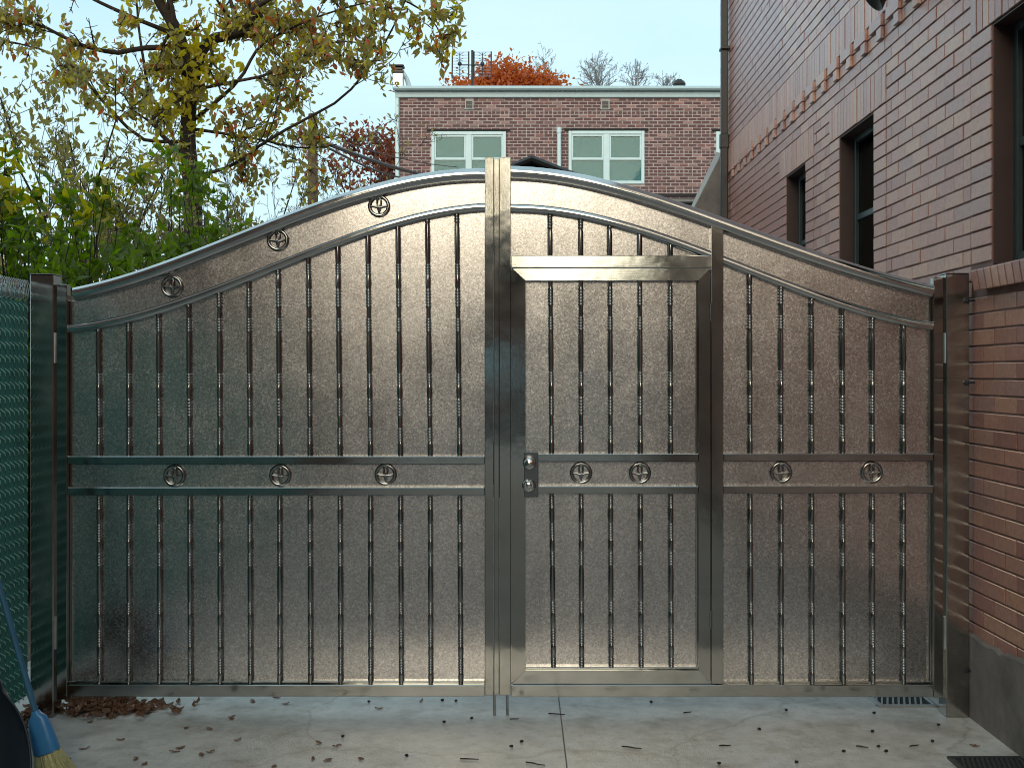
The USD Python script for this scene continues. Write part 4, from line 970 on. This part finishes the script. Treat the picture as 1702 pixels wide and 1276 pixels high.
def simple_tree(name, px, py_top, Y, lab, leafm, n_leaf, leaf_size, seed, trunk_r, spreadx=0.35, levels=3, nch=(8, 6, 4), m_bark='bark', twig_r=0.006, cat='tree', group=None, base_z=0.0, fork=0.35, jit_=0.08, nl=7, droop=.3):
    r = np.random.default_rng(seed)
    top = P(px, py_top, Y); b = np.array([top[0], Y, base_z]); H = top[2] - base_z
    t = thing(name, b, lab, cat, group)
    tr = wander(b, (0, 0, 1), H * fork, r, 6, 0.02, 0.1); tr += np.linspace(0, 1, len(tr))[:, None] * ([b[0], b[1], 0] - tr[-1] * [1, 1, 0])
    part(t, 'trunk', tube(tr, np.linspace(trunk_r, trunk_r * 0.7, len(tr)), 8), M[m_bark], smooth=True)
    lim = []
    for k in range(nl):
        a = k / nl * 2 * math.pi + r.uniform(-.3, .3); s = spreadx * r.uniform(0.4, 1.2)
        L = H * (1 - fork) * r.uniform(0.62, 0.86)
        o = tr[-1 - (k % 3)]
        lim.append((wander(o, (math.cos(a) * s, math.sin(a) * s, 1), L, r, 8, 0.12, 0.05), trunk_r * 0.5, trunk_r * 0.12))
    tb_, tw_, _ = sprout(lim, r, levels, nch, 0.38, twig_r, wob=0.2, up=0.05, spread=0.6, first=0.2)
    part(t, 'branches', tubes_mesh(tb_), M[m_bark], smooth=True)
    if n_leaf: part(t, 'crown', leaves(on_twigs(tw_, n_leaf, r, jit_), leaf_size, r, droop), M[leafm], kind='stuff')
    return t
# slim saplings and tangle at the left
simple_tree('sapling', 95, 0, 7.0, 'slim sapling with sparse olive leaves at the left edge of the sky', 'leaf_yellow', 1100, 0.055, 31, 0.035, 0.42, nch=(7, 5, 3), twig_r=0.004, fork=0.45, droop=.5)
simple_tree('sapling', 205, 40, 11.0, 'thin twiggy sapling between the leftmost sapling and the big tree trunk', 'leaf_yellow', 1000, 0.055, 32, 0.04, 0.45, nch=(7, 5, 3), twig_r=0.0045, fork=0.4, droop=.5)
simple_tree('sapling', 430, 130, 10.5, 'thin twiggy sapling between the big tree trunk and the utility pole', 'leaf_yellow', 700, 0.055, 33, 0.03, 0.42, nch=(8, 6, 4), twig_r=0.004, fork=0.4, droop=.5)
simple_tree('sapling', 590, 175, 17.0, 'grey twiggy sapling right of the utility pole', 'leaf_yellow', 350, 0.06, 34, 0.035, 0.4, nch=(8, 6, 4), m_bark='twig', twig_r=0.005, fork=0.4, droop=.5)
simple_tree('russet_tree', 632, 178, 27.0, 'russet leaved tree against the left end of the brick building', 'leaf_red', 5200, 0.10, 35, 0.10, 0.30, nch=(9, 6, 4), twig_r=0.008, fork=0.35, jit_=0.14)
def clump_tree(name, Y, blobs, lab, leafm, n, size, seed, tr_r):
    """crown built from leaf clumps that fill a few rounded masses given in photograph pixels"""
    r = np.random.default_rng(seed); cx_ = np.mean([b[0] for b in blobs]); b0 = P(cx_, 0, Y) * [1, 1, 0]
    t = thing(name, b0, lab, 'tree'); k = (Y + D) / F; cen = []
    for bx, by, rx, ry in blobs:
        c = P(bx, by, Y)
        for _ in range(max(6, int(rx * ry / 28))):
            q = r.normal(size=3); q *= r.uniform(0.55, 1.0) / np.linalg.norm(q)
            cen.append(c + q * [rx * k, rx * k, ry * k])
    cen = np.array(cen)
    trk = wander(b0, (0, 0, 1), cen[:, 2].min() - 0.3, r, 6, 0.02, 0.1); part(t, 'trunk', tube(trk, np.linspace(tr_r, tr_r * .7, len(trk)), 8), M['bark'], smooth=True)
    tb_ = []
    for c in cen[::2]:
        m = (trk[-1] + c) / 2 + r.normal(0, .2, 3); tb_.append((np.array([trk[-1], m, c]), np.array([tr_r * .4, tr_r * .2, .012])))
    part(t, 'branches', tubes_mesh(tb_), M['bark'], smooth=True)
    pts = cen[r.integers(0, len(cen), n)] + r.normal(0, .24, (n, 3)); part(t, 'crown', leaves(pts, size, r, .3, 1.3), M[leafm], kind='stuff')
clump_tree('maple_tree', 36.0, [(835, 140, 40, 27), (872, 150, 50, 24), (802, 158, 36, 18), (912, 160, 30, 18), (845, 185, 80, 34)], 'bright orange maple crown above the flat roof', 'leaf_orange', 15000, 0.115, 36, 0.2)
clump_tree('maple_tree', 35.0, [(763, 152, 13, 17), (765, 180, 20, 20)], 'small orange treetop behind the rooftop antenna', 'leaf_orange', 2600, 0.11, 37, 0.1)
def bare_fan(px, top, half, Y, lab, seed, n=11):
    r = np.random.default_rng(seed); b = P(px, 0, Y) * [1, 1, 0]; o = P(px, 165, Y); k = (Y + D) / F
    t = thing('bare_tree', b, lab, 'tree'); trk = np.linspace(b, o, 6) + np.r_[[[0, 0, 0]], r.normal(0, .08, (5, 3))] * [1, 1, 0]
    part(t, 'trunk', tube(trk, np.linspace(.22, .11, 6), 8), M['hazed_twig'], smooth=True)
    lim = []
    for q in range(n):
        a = (q + .5) / n * 2 - 1 + r.uniform(-.08, .08)
        e = P(px + half * a * r.uniform(.8, 1.05), 165 - (165 - top) * (1 - .55 * a * a) * r.uniform(.8, 1.02), Y) + [0, r.normal(0, half * k * .5), 0]
        tt = np.linspace(0, 1, 9)[:, None]; p = trk[-1] + (e - trk[-1]) * tt; p[:, 0] -= np.sin(tt[:, 0] * np.pi) * a * half * k * .18; p[1:] += r.normal(0, .07, (8, 3)); lim.append((p, .040, .014))
    tb_, _, _ = sprout(lim, r, 3, (7, 5, 4), .42, .009, wob=.16, up=.06, spread=.42, first=.25)
    part(t, 'branches', tubes_mesh(tb_), M['hazed_twig'], smooth=True)
bare_fan(993, 93, 36, 60, 'tallest bare tree above the flat roof', 41, 13)
bare_fan(905, 97, 24, 62, 'bare tree just right of the orange maple crown', 42, 9)
bare_fan(1056, 108, 22, 64, 'bare tree between the tallest bare one and the roof vent', 43, 9)
bare_fan(1106, 122, 18, 66, 'faint low bare tree nearest the dark roof vent', 44, 7)

def bush(name, px, py_top, Y, wx, wy, lab, leafm, n, size, seed, z0=0.1, twigs=60, lumps=26, m_bark='bark', extra=None, clump=0.55, elong=1.7):
    r = np.random.default_rng(seed); top = P(px, py_top, Y); H = top[2]; c0 = np.array([top[0], Y, 0.0])
    t = thing(name, c0, lab, 'shrub')
    stems = []; ends = []
    for k in range(twigs):
        a = r.uniform(0, 2 * math.pi); s = r.uniform(0, 1) ** 0.5; h = H * r.uniform(0.55, 1.0) * (1 - 0.28 * s * s)
        e = c0 + [math.cos(a) * s * wx, math.sin(a) * s * wy, h]; o = c0 + [math.cos(a) * s * wx * .35, math.sin(a) * s * wy * .35, -0.03]
        tt = np.linspace(0, 1, 7)[:, None]; p = o + (e - o) * tt + np.sin(tt * np.pi) * r.normal(0, 0.10, 3); p[1:] += r.normal(0, 0.02, (6, 3)); stems.append((p, 0.014, 0.003)); ends.append(p)
    tb_, tw_, _ = sprout(stems, r, 2, (6, 4), 0.24, 0.0028, wob=0.2, up=0.05, spread=0.7, first=0.3)
    part(t, 'stems', tubes_mesh(tb_), M[m_bark], smooth=True)
    if n:
        cen = on_twigs(tw_, n, r, 0.04)
        part(t, 'foliage', leaves(cen, size, r, 0.25, elong), M[leafm], kind='stuff')
        if extra:
            hi = cen[cen[:, 2] > H * extra[2]]; hi = hi[r.integers(0, len(hi), extra[1])] + r.normal(0, .05, (extra[1], 3))
            part(t, 'yellow_foliage', leaves(hi, size * 0.95, r, .25, elong), M[extra[0]], kind='stuff')
    return t
bush('leafy_shrub', 40, 225, 3.2, 1.35, 1.0, 'large bright green shrub with a yellowing top above the green fence', 'leaf_green', 12500, 0.060, 51, twigs=110, extra=('leaf_yellow2', 380, .82))
bush('leafy_shrub', 235, 275, 4.2, 1.15, 1.0, 'green shrub between the yellowing shrub and the bare brambles', 'leaf_green', 9500, 0.057, 52, twigs=90)
bush('leafy_shrub', 395, 345, 7.5, 0.55, .6, 'small green shrub beside the brambles just above the gate rail', 'leaf_green', 2200, 0.06, 54, twigs=30)
bush('leafy_shrub', 130, 185, 6.5, 1.7, .9, 'tall pale olive shrub behind the large green shrub', 'leaf_yellow', 4200, 0.06, 56, twigs=110, m_bark='twig')
bush('leafy_shrub', 345, 235, 7.6, 1.3, .8, 'loose pale shrub around the big tree trunk', 'leaf_yellow', 2600, 0.06, 57, twigs=110, m_bark='twig')
bush('bramble', 355, 300, 5.6, 0.75, .8, 'tangle of bare brown brambles under the big tree trunk', 'leaf_yellow', 420, 0.05, 53, twigs=130, m_bark='twig')
bush('leafy_shrub', 470, 330, 13.0, 1.6, .8, 'loose olive shrub below the utility pole', 'leaf_yellow', 2600, 0.07, 55, twigs=70, m_bark='twig')

# utility pole and cables
UY = 14.0
pole = thing('utility_pole', P(520, 0, UY) * [1, 1, 0], 'weathered wooden utility pole left of the brick building', 'utility pole')
part(pole, 'pole_shaft', lathe_z([(0, .11), (P(0, 190, UY)[2], .075), (P(0, 189, UY)[2], 0)], 12, (P(520, 0, UY)[0], UY)), M['wood_pole'], smooth=50)
part(pole, 'cable_clamp', [box(P(526, 230, UY) - [0, .08, 0], P(536, 239, UY) + [0, .04, 0], .01), box(P(510, 226, UY) - [0, .09, 0], P(531, 231, UY) - [0, .06, 0], .005)], M['black_metal'])
r2 = np.random.default_rng(5); cl = P(520, 0, UY)
cc_ = np.column_stack([cl[0] + r2.normal(0, .10, 170), UY - .06 + r2.normal(0, .08, 170), r2.uniform(2.6, P(0, 195, UY)[2], 170)])
part(pole, 'climbing_leaves', leaves(cc_, .08, r2, .4, 1.3), M['leaf_yellow2'], kind='stuff')
def cable(pts, rad, lab):
    a, b = pts[0], pts[-1]; t = np.linspace(0, 1, 24)[:, None]
    p = a + (b - a) * t; p[:, 2] -= (np.sin(t[:, 0] * np.pi)) * 0.10
    solo('overhead_cable', tube(p, rad, 6), M['black_metal'], lab, 'cable', 'cables from the utility pole')
cable([P(534, 235, UY), P(760, 300, BY - 0.15)], 0.035, 'thick black cable sloping down from the utility pole')
cable([P(534, 240, UY), P(690, 300, BY - 0.3)], 0.020, 'middle black cable below the thick one from the utility pole')
cable([P(528, 222, UY), P(760, 278, BY - 0.15)], 0.010, 'thinnest and uppermost black cable from the utility pole')

# ------------------------------------------------------------------ behind the photographer, seen only as reflections in the steel
nb = thing('neighbour_house', (-6, -9, 0), 'brown brick house next door beyond the green fence', 'house')
part(nb, 'wall', box((-8.5, -18.0, 0), (-3.1, -2.0, 7.2)), M['siding'])
part(nb, 'roof', trimesh.convex.convex_hull(np.array([(-8.8, -18.3, 7.2), (-2.9, -18.3, 7.2), (-8.8, -1.8, 7.2), (-2.9, -1.8, 7.2), (-5.7, -18.3, 8.4), (-5.7, -1.8, 8.4)])), M['roof_felt'])
for k, cx_ in enumerate((-26, -13, 1.5, 15, 28)):
    hh = thing('house', (cx_, -44, 0), ['far left', 'middle left', 'central', 'middle right', 'far right'][k] + ' brick house across the street', 'house', 'houses across the street')
    part(hh, 'wall', box((cx_ - 6.6, -52, 0), (cx_ + 6.6, -42, 5.6)), M['siding'])
    part(hh, 'roof', trimesh.convex.convex_hull(np.array([(cx_ - 6.6, -52.3, 5.6), (cx_ + 6.6, -52.3, 5.6), (cx_ - 6.6, -41.6, 5.6), (cx_ + 6.6, -41.6, 5.6), (cx_ - 6.6, -47, 8.4), (cx_ + 6.6, -47, 8.4)])), M['roof_felt'])
    part(hh, 'door', box((cx_ - .5, -41.95, .1), (cx_ + .5, -42.0, 2.2)), M['white_paint'])
    for s in (-3, 2.2): part(hh, 'window', box((cx_ + s - .7, -41.94, 1.2), (cx_ + s + .9, -42.0, 2.7)), M['white_paint'])

for k, (cx_, cy_, cz_, rr_) in enumerate(((-7.0, -37.0, 7.0, 2.6), (4.5, -36.5, 7.6, 2.4), (-1.2, -56.0, 11.0, 3.2))):
    r = np.random.default_rng(80 + k); t = thing('street_tree', (cx_, cy_, 0), ['left', 'right', 'tallest'][k] + ' half bare yellow tree on the far side of the street', 'tree')
    part(t, 'trunk', tube([(cx_, cy_, 0), (cx_ + .1, cy_, cz_ * .5), (cx_, cy_, cz_)], [.2, .16, .08], 8), M['bark'], smooth=True)
    q = r.normal(size=(26, 3)); q = q / np.linalg.norm(q, axis=1, keepdims=True) * r.uniform(.3, 1, (26, 1)) * rr_ + [cx_, cy_, cz_]
    part(t, 'branches', [tube([(cx_, cy_, cz_ - rr_), (np.array([cx_, cy_, cz_]) + e) / 2, e], [.09, .05, .02], 5) for e in q], M['bark'])
    part(t, 'crown', leaves(q[r.integers(0, 26, 900)] + r.normal(0, .5, (900, 3)), .2, r, .4), M['leaf_yellow'], kind='stuff')
